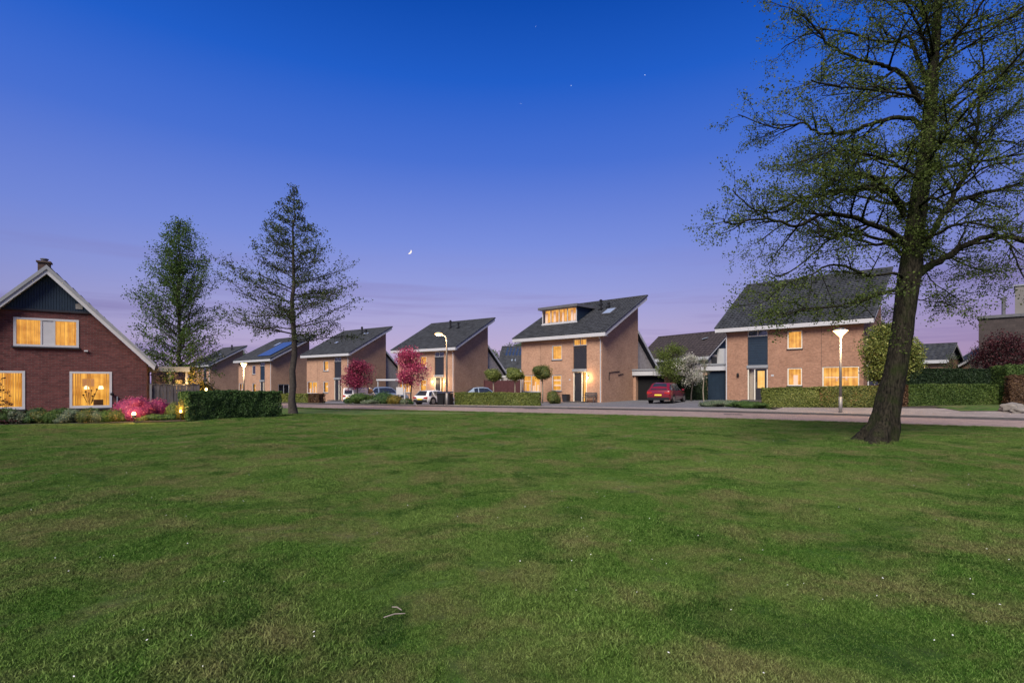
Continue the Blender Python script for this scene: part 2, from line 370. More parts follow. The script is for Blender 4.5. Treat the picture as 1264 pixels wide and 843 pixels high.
# dark gutter line in the road
tag(drape('gutter', off(Fd, -.55), off(Fd, -.02), 1, lambda x, y: .004, mat('dark_gutter_bricks', (.05,.045,.043), .7, .3, 2)), kind='structure')
P23 = off(Fd, 2.3)
def kx(x):  # point on the line behind the pavement
    return (x, interp(P23, x))
def patch(name, A, B, m, dz, nx=8, n=10):
    def res(P):
        L = [0]
        for p, q in zip(P, P[1:]): L.append(L[-1]+math.hypot(q[0]-p[0], q[1]-p[1]))
        o = []
        for k in range(n+1):
            s = L[-1]*k/n; j = max(i for i in range(len(L)-1) if L[i] <= s+1e-9); t = (s-L[j])/(L[j+1]-L[j])
            o.append((P[j][0]+(P[j+1][0]-P[j][0])*t, P[j][1]+(P[j+1][1]-P[j][1])*t))
        return o
    return tag(drape(name, res(A), res(B), nx, lambda x, y: gz(x, y)+dz, m), kind='structure')
patch('driveway', [kx(2.0), kx(8), kx(14.8)], [(2.2,48.9), (9.5,48), (19.5,45.5)], M['drive'], .012, 10, 14)
patch('driveway', [kx(-11), kx(-6.5), kx(-3.3)], [(-16,60.5), (-7,57.3), (.2,56)], M['drive'], .012, 10, 14)
patch('driveway', [kx(-17), kx(-13.6)], [(-23,67), (-13,64)], M['drive'], .012, 10, 10)
patch('garden_soil', [kx(15.2), kx(24), kx(34)], [(18.2,41.6), (25,36.6), (36,31)], M['soil'], .010, 8, 14)
patch('garden_soil', [kx(-4.6), kx(1.9)], [(-4.6,48), (1.6,48.6)], M['soil'], .016, 6, 8)
patch('pavement', [kx(15), kx(22), kx(33)], [(16.2,32.0), (22,29.0), (34,25)], M['pave'], .05, 4, 14)
patch('verge_grass', [(22.8,27.2), (31,25.2)], [(23.3,29.6), (31.5,31)], M['turf'], .075, 4, 12)
# garden bed in front of the bungalow
m_ = tag(drape('garden_soil', [(-24,18.0),(-19,19.6),(-16,20.6),(-13.2,21.7)], [(-26,21),(-20.6,22.4),(-17.2,24.9),(-14.6,26.2)], 6, lambda x, y: lawn_z(x, y)+.03, M['soil']), kind='structure')
# ================================================================ buildings
def wall_poly(mb, mp, breaks, holes, reveal=.12, vb=0.0):
    # breaks: [(u, top)] piecewise-linear top edge; holes (u0, v0, u1, v1); mp(u, v, d) -> point, d into the wall
    us = sorted(set([b[0] for b in breaks]+[h[0] for h in holes]+[h[2] for h in holes])); vs_ = sorted(set([vb]+[h[1] for h in holes]+[h[3] for h in holes]+[99]))
    u0, u1 = breaks[0][0], breaks[-1][0]
    def top(u):
        for (a, b), (c, d) in zip(breaks, breaks[1:]):
            if a-1e-9 <= u <= c+1e-9: return b+(d-b)*(u-a)/(c-a) if c > a else b
    for a, b in zip(us, us[1:]):
        if a < u0-1e-6 or b > u1+1e-6: continue
        ta, tb = top(a+1e-6), top(b-1e-6)
        for c, d in zip(vs_, vs_[1:]):
            um, vm = (a+b)/2, (c+min(d, 90))/2
            if any(h[0] < um < h[2] and h[1] < (c+d)/2 < h[3] for h in holes): continue
            P = [(a, c), (b, c), (b, d), (a, d)]; Q = []
            f = lambda p: (ta+(tb-ta)*(p[0]-a)/(b-a))-p[1]
            for i in range(4):
                p, q = P[i], P[(i+1) % 4]; fp, fq = f(p), f(q)
                if fp >= 0: Q.append(p)
                if fp*fq < 0:
                    t = fp/(fp-fq); Q.append((p[0]+(q[0]-p[0])*t, p[1]+(q[1]-p[1])*t))
            if len(Q) >= 3: mb.poly([mp(u, v, 0) for u, v in Q])
    for (a, c, b, d) in holes:
        for P in (((a,c),(b,c)), ((b,c),(b,d)), ((b,d),(a,d)), ((a,d),(a,c))):
            mb.poly([mp(*P[0], 0), mp(*P[1], 0), mp(*P[1], reveal), mp(*P[0], reveal)])
def fr(x, y0=0.0): return lambda u, v, d: (u, y0+d, v)          # a wall facing local -y
def sd_(x0): return lambda u, v, d: (x0-d, u, v)                 # a wall facing local +x
def window(parent, mp, a, c, b, d, cols=1, rows=1, style='lit', ext=.25, name='window', frame='white', fw=.075, sill=True, room='room', label=None, items=(), depth=.45):
    mb = MB(); e = .05
    def bx(u0, v0, u1, v1, d0, d1): mb.box(mp(u0, v0, d0), mp(u1, v1, d1))
    bx(a, c, a+fw, d, .03, .11); bx(b-fw, c, b, d, .03, .11); bx(a+fw, d-fw, b-fw, d, .031, .109); bx(a+fw, c, b-fw, c+fw, .031, .109)
    iw = (b-a-2*fw); ih = (d-c-2*fw)
    for k in range(1, cols): u = a+fw+iw*k/cols; bx(u-.03, c+fw, u+.03, d-fw, .035, .105)
    for k in range(1, rows): v = c+fw+ih*k/rows; bx(a+fw, v-.03, b-fw, v+.03, .037, .103)
    w = mb.build(name, M[frame], parent)
    if label: w['label'] = label
    g = MB().box(mp(a+fw, c+fw, .065), mp(b-fw, d-fw, .075)).build('pane', M['glass'] if style == 'lit' else M['glass_dk'], w)
    if style == 'lit':
        MB().box(mp(a-ext, c-.2*(ext > 0), depth), mp(b+ext, d+.15*(ext > 0), depth+.02)).build('curtain_or_room', M[room], w)
        if items:
            for (x0, y0, x1, y1) in items:
                MB().box(mp(a+(b-a)*x0, c+(d-c)*y0, depth-.2), mp(a+(b-a)*x1, c+(d-c)*y1, depth-.12)).build('ornament', M['decor'], w)
    else:
        MB().box(mp(a-.02, c-.02, .3), mp(b+.02, d+.02, .32)).build('curtain_or_room', M['dark'] if style == 'dark' else mat('dim_net_curtain', (.18,.16,.15), .9, .3, 9), w)  # in the dark style a black sheet stands in for the unlit room
    if sill: MB().box(mp(a-.05, c-.06, -.06), mp(b+.05, c, .03)).build('sill', M['lead'] if frame != 'cream' else M['char'], w)
    return w
def tiles(parent, name, m, x0, x1, y0, z0, y1, z1, pitch=.30, row=.34, skip=None):
    mb = MB(); L = math.hypot(y1-y0, z1-z0); n = int(L/row); nx = int((x1-x0)/pitch)*4
    ny, nz_ = -(z1-z0)/L, (y1-y0)/L
    for k in range(n):
        rows = []
        for (t, h) in ((k/n, .075), ((k+1)/n, .03)):
            r = []
            for i in range(nx+1):
                x = x0+(x1-x0)*i/nx; hh = h+.028*math.sin(i*math.pi/2)+.006*math.sin(i*1.7+k*2.3)
                y = y0+(y1-y0)*t+ny*hh; z = z0+(z1-z0)*t+nz_*hh
                r.append(mb.vert((x, y, z)))
            rows.append(r)
        for i in range(nx): mb.f.append([rows[0][i], rows[0][i+1], rows[1][i+1], rows[1][i]])
        # the front lip of the course
        lip = [mb.vert((mb.v[v][0], mb.v[v][1]-ny*.05, mb.v[v][2]-nz_*.05)) for v in rows[0]]
        for i in range(nx): mb.f.append([lip[i], lip[i+1], rows[0][i+1], rows[0][i]])
    # underside slab
    mb.prism([(x0, y0, z0), (x0, y1, z1), (x0, y1, z1-.12), (x0, y0, z0-.12)], (x1-x0, 0, 0))
    # verge and ridge cappings
    for x in (x0, x1): mb.beam((x, y0+ny*.05, z0+nz_*.05), (x, y1+ny*.05, z1+nz_*.05), .14, .10)
    mb.beam((x0-.05, y1, z1+.05), (x1+.05, y1, z1+.05), .24, .12)
    return mb.build(name, m, parent, False)
def point_light(name, loc, e, c=(1,.66,.32), r=.08, parent=None):
    l = bpy.data.lights.new(name, 'POINT'); l.energy = e; l.color = c; l.shadow_soft_size = r
    o = bpy.data.objects.new(name, l); col.objects.link(o); o.location = loc
    if parent: o.parent = parent
    return o

LAYOUT = dict(big=(.10,.80,2.34,2.34), low=(3.70,.92,4.77,2.33), up=(3.70,3.66,4.83,4.95), panel=(6.07,2.72,7.48,4.80), trans=(6.07,4.80,7.48,5.36), door=(6.07,.05,7.48,2.56))
def row_house(name, Lc, th, gzv, label, W=9.0, D=5.7, H=5.45, RZ=9.40, brick='brick', lit=('big','low','up','trans','side'), mirror=False, dormer=False, panel='char', pipe='white', frame='white',
              items=None, room='room', skylights=(), vents=(), solar=None, side_win=None, back=True, door_lit=False, wall_light=True, lay=None, door_sides='r', grp='staggered brick houses along the road', tile='tile', frame_up=None):
    root = empty('brick_house', (Lc[0], Lc[1], gzv), -R(th), label, 'house', grp)
    lay = lay or LAYOUT
    ly = {k: ((W-v[2], v[1], W-v[0], v[3]) if (mirror and lay is LAYOUT) else v) for k, v in lay.items()}
    lit = set(lit); RY = D+.45                                        # ridge overhangs the high back wall
    slope = (RZ-(H+.27))/(RY+.5)
    ztop = lambda y: H+.27+slope*(y+.5)-.14
    holes = [ly['big'], ly['low'], ly['up'], (ly['panel'][0], ly['door'][1], ly['panel'][2], ly['trans'][3])]
    mb = MB(); wall_poly(mb, fr(0), [(0, ztop(0)), (W, ztop(0))], holes, vb=-1.2)
    sh = [side_win] if side_win else []
    wall_poly(mb, sd_(W), [(0, ztop(0)), (D, ztop(D))], sh, vb=-1.2)
    mb.poly([(0,0,-1.2),(0,D,-1.2),(0,D,ztop(D)),(0,0,ztop(0))]); mb.poly([(0,D,-1.2),(W,D,-1.2),(W,D,ztop(D)),(0,D,ztop(D))])
    mb.build('wall', M[brick], root)
    j = MB()
    jx = ly['big'][0]-.06 if mirror else 2.40
    j.box((jx-.012, -.004, ly['big'][3]), (jx+.012, .001, ztop(0))); j.build('movement_joint', M['brick_dark'], root)
    # windows
    it = items or {}
    window(root, fr(0), *ly['big'], 2 if not mirror else 1, 1 if not mirror else 1, 'lit' if 'big' in lit else 'dark', frame=frame, room=room, items=it.get('big', ()))
    window(root, fr(0), *ly['low'], 1, 1, 'lit' if 'low' in lit else 'dark', frame=frame, room=room, items=it.get('low', ()))
    window(root, fr(0), *ly['up'], 1, 1, 'lit' if 'up' in lit else 'dim', frame=frame_up or frame, room=room, items=it.get('up', ()))
    window(root, fr(0), *ly['trans'], 2, 1, 'lit' if 'trans' in lit else 'dim', frame=frame, room=room, sill=False, fw=.06)
    # clad panel between transom and door
    px0, pz0, px1, pz1 = ly['panel']; mb = MB()
    n = 12
    for k in range(n):
        z0 = pz0+.12+(pz1-pz0-.12)*k/n; z1 = pz0+.12+(pz1-pz0-.12)*(k+1)/n
        mb.prism([(px0+.01, .055, z0), (px0+.01, .09, z0), (px0+.01, .09, z1-.004), (px0+.01, .075, z1-.004)], (px1-px0-.02, 0, 0))
    mb.build('cladding_panel', M[panel], root)
    mb = MB(); mb.box((px0-.04, -.10, pz0-.12), (px1+.04, .09, pz0+.10)); mb.build('door_canopy', M['grey'], root)
    # front door with its side light
    dx0, dz0, dx1, dz1 = ly['door']; dz1 = pz0-.125; mb = MB(); fw = .08
    wside = .42
    sx0, sx1 = (dx1-wside-.06, dx1-fw) if not mirror else (dx0+fw, dx0+wside+.06)
    ox0, ox1 = (dx0+fw, sx0-.08) if not mirror else (sx1+.08, dx1-fw)
    mb.box((dx0,.02,dz0),(dx0+fw,.12,dz1)); mb.box((dx1-fw,.02,dz0),(dx1,.12,dz1)); mb.box((dx0+fw,.021,dz1-fw),(dx1-fw,.119,dz1)); mid = (sx0-.08, sx0) if not mirror else (sx1, sx1+.08)
    mb.box((mid[0],.022,dz0),(mid[1],.118,dz1-fw)); mb.box((dx0+fw,.022,dz0-.05),(dx1-fw,.118,dz0))
    door_frame = mb.build('door_frame', M['cream'], root)
    side_l = 'side' in lit
    MB().box((sx0,.06,dz0),(sx1,.07,dz1-fw)).build('pane', M['glass'], door_frame)
    MB().box((sx0-.05,.30,dz0),(sx1+.05,.32,dz1)).build('lit_hall', M['room_y'] if side_l else mat('frosted_hall_light', (.32,.27,.22), .6, .3, 20), door_frame)
    mb = MB(); z = dz0+.02
    if door_lit:
        mb.box((ox0+.02,.05,z),(ox0+.16,.11,dz1-fw)); mb.box((ox1-.16,.05,z),(ox1-.02,.11,dz1-fw)); mb.box((ox0+.16,.051,z),(ox1-.16,.109,z+.9)); mb.box((ox0+.16,.051,dz1-fw-.14),(ox1-.16,.109,dz1-fw))
    else:
        mb.box((ox0+.02,.05,z),(ox1-.02,.11,dz1-fw-.01))
        mb.box((ox0+.10,.035,z+.15),(ox1-.10,.05,z+.75)); mb.box((ox0+.10,.035,z+.9),(ox1-.10,.05,dz1-fw-.15))
    dr = mb.build('front_door', M['char'], root)
    MB().tube([(ox0+.10,.0,z+.85),(ox0+.10,.0,z+1.35)], .018, 6).build('handle', M['steel'], dr)
    if door_lit: MB().box((ox0+.16,.075,z+.9),(ox1-.16,.085,dz1-fw-.14)).build('lit_glass', M['room_y'], dr)
    MB().box((dx0-.2,-.9,-.04),(dx1+.1,.0,.05)).build('doorstep', M['kerb'], root)
    # roof, fascia and bargeboards
    y0, z0, y1, z1 = -.5, H+.27, RY, RZ
    rf = tiles(root, 'roof', M[tile], -.65, W+.65, y0, z0, y1, z1)
    MB().box((-.66, y0-.03, H-.02), (W+.66, y0+.04, z0-.005)).build('fascia', M['white'], root)
    MB().box((-.60, y0+.045, H-.02), (W+.60, .0, H+.04)).build('soffit', M['white'], root)
    for x in (-.66, W+.62): MB().prism([(x, y0+.042, H-.04), (x, y1, z1-.34), (x, y1, z1-.02), (x, y0+.042, z0-.02)], (.05, 0, 0)).build('bargeboard', M['white'], root)
    MB().box((-.60, y1-.05, z1-.34), (W+.60, y1, z1-.13)).build('rear_fascia', M['white'], root)
    # gable soffits close the overhang
    for xa, xb in ((-.61, 0.0), (W, W+.615)): MB().prism([(xa, y0+.05, H-.01), (xa, y1-.06, z1-.32), (xa, y1-.06, z1-.28), (xa, y0+.05, H+.03)], (xb-xa, 0, 0)).build('soffit', M['white'], root)
    if pipe:
        xp = W-.10 if not mirror else .08
        mb = MB().tube([(xp,-.06,.02),(xp,-.06,H-.25),(xp,-.3,H-.03)], .042, 8)
        for zz in (.9, 2.7, 4.3): mb.box((xp-.06,-.08,zz),(xp+.06,.0,zz+.04))
        mb.build('downpipe', M[pipe], root)
    nn = Vector((0, -(z1-z0), y1-y0)).normalized()
    def onroof(x, t, h=0): return Vector((x, y0+(y1-y0)*t, z0+(z1-z0)*t))+nn*h
    for (x, t0, t1, w) in skylights:
        mb = MB(); a = onroof(x, t0, .12); b_ = onroof(x, t1, .12); mb.beam(a+Vector((w/2,0,0)), b_+Vector((w/2,0,0)), w, .12, nn); s = mb.build('roof_window', M['lead'], root)
        MB().beam(onroof(x+w/2, t0+.012, .185), onroof(x+w/2, t1-.012, .185), w-.14, .012, nn).build('pane', M['skylight'], s)
    for (x, t, h, r) in vents:
        a = onroof(x, t, .02); mb = MB(); mb.tube([a, a+Vector((0,0,h))], r, 10); mb.tube([a+Vector((0,0,h*.75)), a+Vector((0,0,h*.92))], r*1.5, 10); mb.beam(a+Vector((-.2,-.02,.03)), a+Vector((.2,-.02,.03)), .4, .05)
        mb.build('flue_pipe', M['black'], root)
    if solar:
        x0_, x1_, t0, t1, nc = solar
        for i in range(nc):
            xa = x0_+(x1_-x0_)*i/nc+.02; xb = x0_+(x1_-x0_)*(i+1)/nc-.02
            MB().beam(onroof((xa+xb)/2, t0, .16), onroof((xa+xb)/2, t1, .16), xb-xa, .04, nn).build('solar_panel', M['solar'], root)
    if dormer:
        x0_, x1_, t = dormer; a = onroof(0, t); ya = a.y; zb = a.z; zt = zb+1.45; yb = y0+(y1-y0)*(zt-z0)/(z1-z0)
        mb = MB(); mb.prism([(x0_, ya, zb-.05), (x0_, yb+.3, zt), (x0_, ya, zt)], (.08,0,0)); mb.prism([(x1_-.08, ya, zb-.05), (x1_-.08, yb+.3, zt), (x1_-.08, ya, zt)], (.08,0,0))
        mb.box((x0_, ya-.0, zb-.1), (x1_, ya+.08, zb+.12)); dm = mb.build('dormer', M['navy'], root)
        MB().box((x0_-.28, ya-.32, zt), (x1_+.25, yb+.55, zt+.24)).build('dormer_roof', M['lead'], dm)
        MB().box((x0_-.05, ya-.06, zb+.02), (x1_+.05, ya-.002, zb+.12)).build('sill', M['white'], dm)
        window(root, fr(0, ya-.06), x0_+.02, zb+.13, x1_-.02, zt-.02, 4, 1, 'lit', ext=-.08, frame='white', sill=False, items=((.05,.05,.12,.8),(.3,.1,.36,.9),(.55,.0,.6,.75),(.80,.0,.86,.85),(.88,.1,.93,.6)), room=room)
    if wall_light:
        for sx, on in (((dx1+.18), 'r' in door_sides), ((dx0-.18), 'l' in door_sides)):
            if not on: continue
            mb = MB(); mb.box((sx-.05,-.03,1.95),(sx+.05,-.001,2.2)); mb.box((sx-.02,-.12,2.16),(sx+.02,-.03,2.19)); wl = mb.build('wall_lamp', M['black'], root)
            MB().lathe((sx,-.13,1.98), [(.03,0),(.055,.03),(.055,.14),(.02,.17)], 10).build('lamp_bulb', M['bulb'], wl)
            point_light('wall_lamp_light', (sx, -.30, 2.05), 55, parent=wl, r=.06)
    if back:   # lower rear wing whose roof falls away behind the high wall
        mb = MB(); mb.poly([(W-.35, D+.001, -1.2), (W-.35, D+3.4, -1.2), (W-.35, D+3.4, 3.0), (W-.35, D+.001, 6.0)]); mb.poly([(.3, D+3.4, -1.2), (W-.35, D+3.4, -1.2), (W-.35, D+3.4, 3.0), (.3, D+3.4, 3.0)])
        mb.poly([(.3, D+.001, -1.2), (.3, D+3.4, -1.2), (.3, D+3.4, 3.0), (.3, D+.001, 6.0)])
        mb.build('rear_wing', M['greyclad'], root)
        MB().prism([(-.1, D+.005, 6.15), (-.1, D+3.9, 2.7), (-.1, D+3.9, 2.9), (-.1, D+.005, 6.35)], (W+.1, 0, 0)).build('rear_roof', M['tile'], root)
        MB().prism([(W+.003, D+.005, 6.08), (W+.003, D+3.95, 2.6), (W+.003, D+3.95, 2.88), (W+.003, D+.005, 6.36)], (.05, 0, 0)).build('rear_bargeboard', M['white'], root)
    return root

I5 = {'big': ((.06,.02,.12,.5),(.30,.0,.36,.45),(.40,.0,.46,.55),(.50,.0,.58,.38),(.62,.0,.66,.6),(.74,.0,.82,.42),(.88,.0,.95,.36),(.0,.62,.45,.66)), 'low': ((.0,.30,1,.40),(.0,.62,1,.72)), 'up': ()}
I3 = {'big': ((.08,.0,.2,.4),(.35,.1,.5,.5),(.62,.0,.7,.6),(.8,.2,.92,.45)), 'low': ((.3,.5,.9,.62),), 'up': ((.35,.05,.7,.2),)}
h5 = row_house('h5', (.88, 50.22), 43.7, 0, 'brick house with a wide lit dormer in its dark sloping roof, behind the ball-clipped trees', items=I5, dormer=(.95,5.05,.36), skylights=((7.05,.50,.66,.95),),
      vents=((6.1,.70,.55,.09),(6.75,.74,.5,.09),(5.35,.86,.55,.10)), room='room')
h4 = row_house('h4', (-13.41, 62.92), 37, -.30, 'brick house behind the pink blossom tree, with two flue pipes high on its plain roof', items=I3, vents=((4.4,.72,1.0,.10),(5.8,.70,.7,.10)), lit=('big','low','up','side'), door_sides='rl')
h3 = row_house('h3', (-26.99, 70.42), 37, -.52, 'brick house with a small white roof light, left of the darker pink tree', items=I3, lit=('big','low','up'), vents=((5.4,.78,1.0,.1),(6.6,.74,.7,.1)), skylights=((2.9,.40,.47,.6),(6.1,.72,.78,1.0)), wall_light=False, panel='char')
h2 = row_house('h2', (-41.74, 81.75), 40, -.75, 'distant brick house with blue solar panels on its roof, seen behind the tall conical tree', W=10.5, items=I3, lit=('big','low','side'), solar=(5.6,9.6,.12,.72,4), skylights=((4.2,.58,.74,.8),), vents=((7.8,.86,.8,.1),), side_win=(1.0,.8,2.6,2.2), wall_light=False, panel='navy',
      lay=dict(big=(.10,.80,1.9,2.34), low=(4.6,.82,5.7,2.33), up=(4.6,3.66,5.6,4.95), panel=(7.1,2.72,8.5,4.80), trans=(7.1,4.80,8.5,5.36), door=(7.1,.05,8.5,2.56)))
window(h2, sd_(10.5), 1.0, .8, 2.6, 2.2, 2, 1, 'dim')
h1 = row_house('h1', (-53.6-9*.766, 95+9*.643), 40, -.9, 'farthest brick house, its side wall showing between the lit birch and the street lamp', items=I3, lit=('big',), vents=((6.4,.80,1.0,.12),), skylights=((5.6,.5,.56,.6),), wall_light=False)
h6 = row_house('h6', (17.07, 42.76), 43.7, .27, 'large brick house behind the long hedge, roof half covered by the big tree', W=9.35, D=6.1, H=5.38, RZ=10.05, brick='brick6', mirror=True, panel='navy', door_lit=True, lit=('big','low','up'),
      lay=dict(big=(6.86,1.05,9.1,2.5), low=(4.56,1.15,5.55,2.45), up=(4.56,3.85,5.57,5.17), panel=(1.70,2.62,3.18,4.92), trans=(1.70,4.92,3.18,5.40), door=(1.70,.05,3.18,2.48)), items={'big': ((.35,.3,.40,.45),(.62,.32,.66,.52)), 'low': ((.35,.0,.65,.6),), 'up': ()}, vents=((4.2,.86,.5,.1),(5.0,.86,.4,.1)), wall_light=False, room='curtain_or_room' if False else 'room', frame='cream')
MB().box((7.0,.028,1.72),(9.0,.10,1.77)).build('glazing_bar', M['cream'], h6)
MB().lathe((.98,-.10,1.85), [(.05,0),(.10,.05),(.10,.2),(.04,.28)], 10).build('unlit_wall_lamp', M['black'], h6)
MB().box((3.42,-.02,1.86),(3.62,-.001,1.98)).build('number_plate', M['white'], h6)
MB().box((5.62,-.02,1.84),(5.76,-.001,1.96)).build('number_plate', M['white'], h5)
# glazed porch on the right flank of the right-hand house
MB().box((9.352,1.0,-.5),(10.6,5.0,.95)).build('porch_base', M['brick6'], h6)
window(h6, fr(0, .98), 9.40, .95, 10.6, 2.45, 3, 1, 'dim', name='porch_window')
window(h6, sd_(10.6), 1.05, .95, 4.9, 2.45, 4, 1, 'dim', name='porch_window')
MB().box((9.352,.8,2.451),(10.8,5.2,2.62)).build('porch_roof', M['white'], h6)
MB().box((9.351,1.6,3.9),(9.43,3.2,5.1)).build('side_window', M['grey'], h6)
# exercise: metal bracket on the middle house's side wall
MB().tube([(9.04,1.0,1.9),(9.04,1.0,2.5),(9.04,2.6,2.62)], .03, 6).tube([(9.04,2.4,2.3),(9.04,3.2,2.42)], .03, 6).build('wall_bracket', M['black'], h5)

# ---- garages -------------------------------------------------------
def garage(Lc, th, gzv, W, D, H, label, door='dark', ha=.55, piers=(.0,.25), pier_r=.25, brick='brick'):
    g = empty('garage', (Lc[0], Lc[1], gzv), -R(th), label, 'garage')
    mb = MB(); mb.box((-piers[1],0,-.6),(0,D,H-.5)); mb.box((W,0,-.6),(W+pier_r,D,H-.5)); mb.box((-piers[1],D-.2,-.6),(W+pier_r,D+.001,H-.5)); mb.build('wall', M[brick], g)
    MB().box((-piers[1]-.08,-.18,H-.5),(W+pier_r+.12,-.10,H-.08)).build('fascia', M['white'], g)
    MB().box((-piers[1]-.12,-.25,H-.075),(W+pier_r+.2,D+.2,H+.06)).build('flat_roof', M['grey'], g)
    if door == 'dark': MB().box((.02,.35,-.1),(W-.02,.40,H-.52)).build('door_or_dark_sheet', M['dark'], g)  # black sheet stands in for the shade inside the open garage
    else:
        mb = MB(); n = 14
        for k in range(n): mb.box((.02+(W-.04)*k/n,.10,-.1),(.02+(W-.04)*(k+1)/n-.012,.14,H-.52))
        mb.box((.02,.145,-.1),(W-.02,.16,H-.52)); mb.build('door_or_dark_sheet', M['navy'], g)
    return g
garage((10.95,47.35), 43.7, .03, 2.75, 6, 2.75, 'flat-roofed garage with a black open doorway, behind the red car', pier_r=.65)
garage((16.25,44.6), 43.7, .20, 1.55, 5, 2.95, 'narrow garage with a dark blue door and brick pier, joined to the right-hand house', door='blue', piers=(.0,.35), pier_r=.05)
# open carport between the pink trees
def carport(Lc, th, gzv, W, D, H, label):
    g = empty('carport', (Lc[0], Lc[1], gzv), -R(th), label, 'carport')
    for x in (.05, W-.05):
        for y in (.05, D-.05): MB().box((x-.05,y-.05,-.3),(x+.05,y+.05,H-.2)).build('post', M['white'], g)
    MB().box((-.1,-.1,H-.2),(W+.1,D+.1,H)).build('roof', M['white'], g)
carport((-16.2,64.5), 37, -.4, 4.5, 5, 2.5, 'white flat-roofed carport between the two pink trees')
carport((-1.4,63), 20, -.1, 4.0, 5, 2.6, 'pale flat-roofed carport behind the two ball-clipped trees left of the dormer house')

# ---- background houses --------------------------------------------
def back_house(Lc, th, gzv, W, H, D, RZ, label, wallm, tile, win=(), gable='navy', solar=False, extra=None, back=None):
    g = empty('background_house', (Lc[0], Lc[1], gzv), -R(th), label, 'house', None)
    yr = D/2; zt = lambda y: H+(RZ-H)*(1-abs(y-yr)/yr)
    mb = MB(); hs = [w[:4] for w in win]; wall_poly(mb, fr(0), [(0,H),(W,H)], hs, vb=-1.2); mb.poly([(0,D,-1.2),(W,D,-1.2),(W,D,H),(0,D,H)])
    mb.poly([(0,0,-1.2),(0,D,-1.2),(0,D,H),(0,0,H)]); mb.poly([(W,0,-1.2),(W,D,-1.2),(W,D,H),(W,0,H)]); mb.build('wall', M[wallm], g)
    for x in (.0, W-.06): MB().prism([(x,.0,H+.001),(x,yr,RZ),(x,D,H+.001)], (.06,0,0)).build('gable', M[gable], g)
    for w in win: window(g, fr(0), *w[:4], 2, 1, w[4], sill=False)
    sl = (RZ-H)/yr
    tiles(g, 'roof', M[tile], -.4, W+.4, -.5, H-.5*sl+.12, yr, RZ+.12, .5, .45)
    MB().prism([(-.4,yr+.02,RZ+.14),(-.4,D+.5,H-.5*sl+.12),(-.4,D+.5,H-.5*sl),(-.4,yr+.02,RZ)], (W+.8,0,0)).build('rear_roof', M[tile], g)
    MB().box((-.4,-.56,H-.5*sl-.25),(W+.4,-.5,H-.5*sl+.12)).build('fascia', M['white'], g)
    for x in (-.44, W+.40):
        MB().prism([(x,-.55,H-.5*sl-.12),(x,yr,RZ-.12),(x,D+.55,H-.5*sl-.12),(x,D+.55,H-.5*sl+.14),(x,yr,RZ+.14),(x,-.55,H-.5*sl+.14)], (.04,0,0)).build('bargeboard', M['white'], g)
    return g
h7 = back_house((16.7, 68.7), 58, .1, 10.1, 4.75, 7.0, 7.45, 'wide house with a brown tiled roof and grey boarded walls beyond the garages', 'greyclad', 'tile_brown', win=((.5,3.3,1.4,4.3,'dim'),))
MB().beam((7.6,2.2,6.72),(8.2,2.4,6.86),.5,.06).build('roof_light', M['skylight'], h7)
MB().box((10.11,1.5,3.6),(11.0,3.3,5.4)).build('side_balcony', M['white'], h7)
MB().box((10.11,.5,3.6),(10.2,1.35,4.5)).build('side_bay', M['char'], h7)
p8 = at(617, 82)
h8 = back_house((p8.x, p8.y), 12, 0, 3.6, 4.0, 7, 7.3, 'dark-roofed house with solar panels in the gap left of the dormer house', 'greyclad', 'tile')
nn8 = Vector((0,-3.3,3.5)).normalized()
MB().beam((2.0,1.9,5.95),(2.0,3.35,7.3),3.6,.05,nn8).build('solar_panel', M['solar'], h8)
MB().beam((1.8,.9,4.98),(1.8,1.35,5.4),.9,.06,nn8).build('roof_light', M['skylight'], h8)
p9 = at(1167, 60)
back_house((p9.x-6*.616, p9.y+6*.788), 52, .3, 6.0, 4.1, 5.4, 5.75, 'small gabled house far off right of the big trunk', 'brick', 'tile', win=((2.0,2.3,4.2,3.4,'dim'),), gable='white')
p10 = at(1189, 62)
g10 = back_house((p10.x+.88*7, p10.y-.47*7), -62, .3, 6.0, 3.6, 7.0, 6.0, 'low house with a white-edged gable beside the large dark building', 'brick', 'tile', gable='char')
# large building at the right edge
p = at(1208, 56); g = empty('large_building', (p.x, p.y, .3), R(-44), 'large windowless flat-roofed brick building with a pale upper block, at the right edge', 'building')
mb = MB().box((0,0,-.5),(22,18,8.0)); mb.build('wall', brick_mat('grey_brown_brick', (.065,.052,.050), (.05,.041,.040), (.06,.055,.05), .8, .25), g)
MB().box((-.15,-.15,8.001),(22.2,18.2,8.3)).build('parapet', M['lead'], g)
MB().box((2.75,1.0,8.3),(20,14,11.2)).build('upper_block', mat('pale_render', (.16,.15,.145), .8, .15, 1), g)
MB().box((2.65,.9,11.201),(20.1,14.1,11.35)).build('upper_roof', M['grey'], g)
MB().tube([(1.9,.8,8.3),(1.9,.8,10.0)], .16, 10).lathe((1.9,.8,9.9), [(.2,0),(.22,.2),(.15,.25)], 10).build('chimney_pipe', M['lead'], g)

# ---- the red brick bungalow at the left --------------------------------
bc, bs = math.cos(R(-33.3)), 0
TH = -33.3   # facade runs right and away
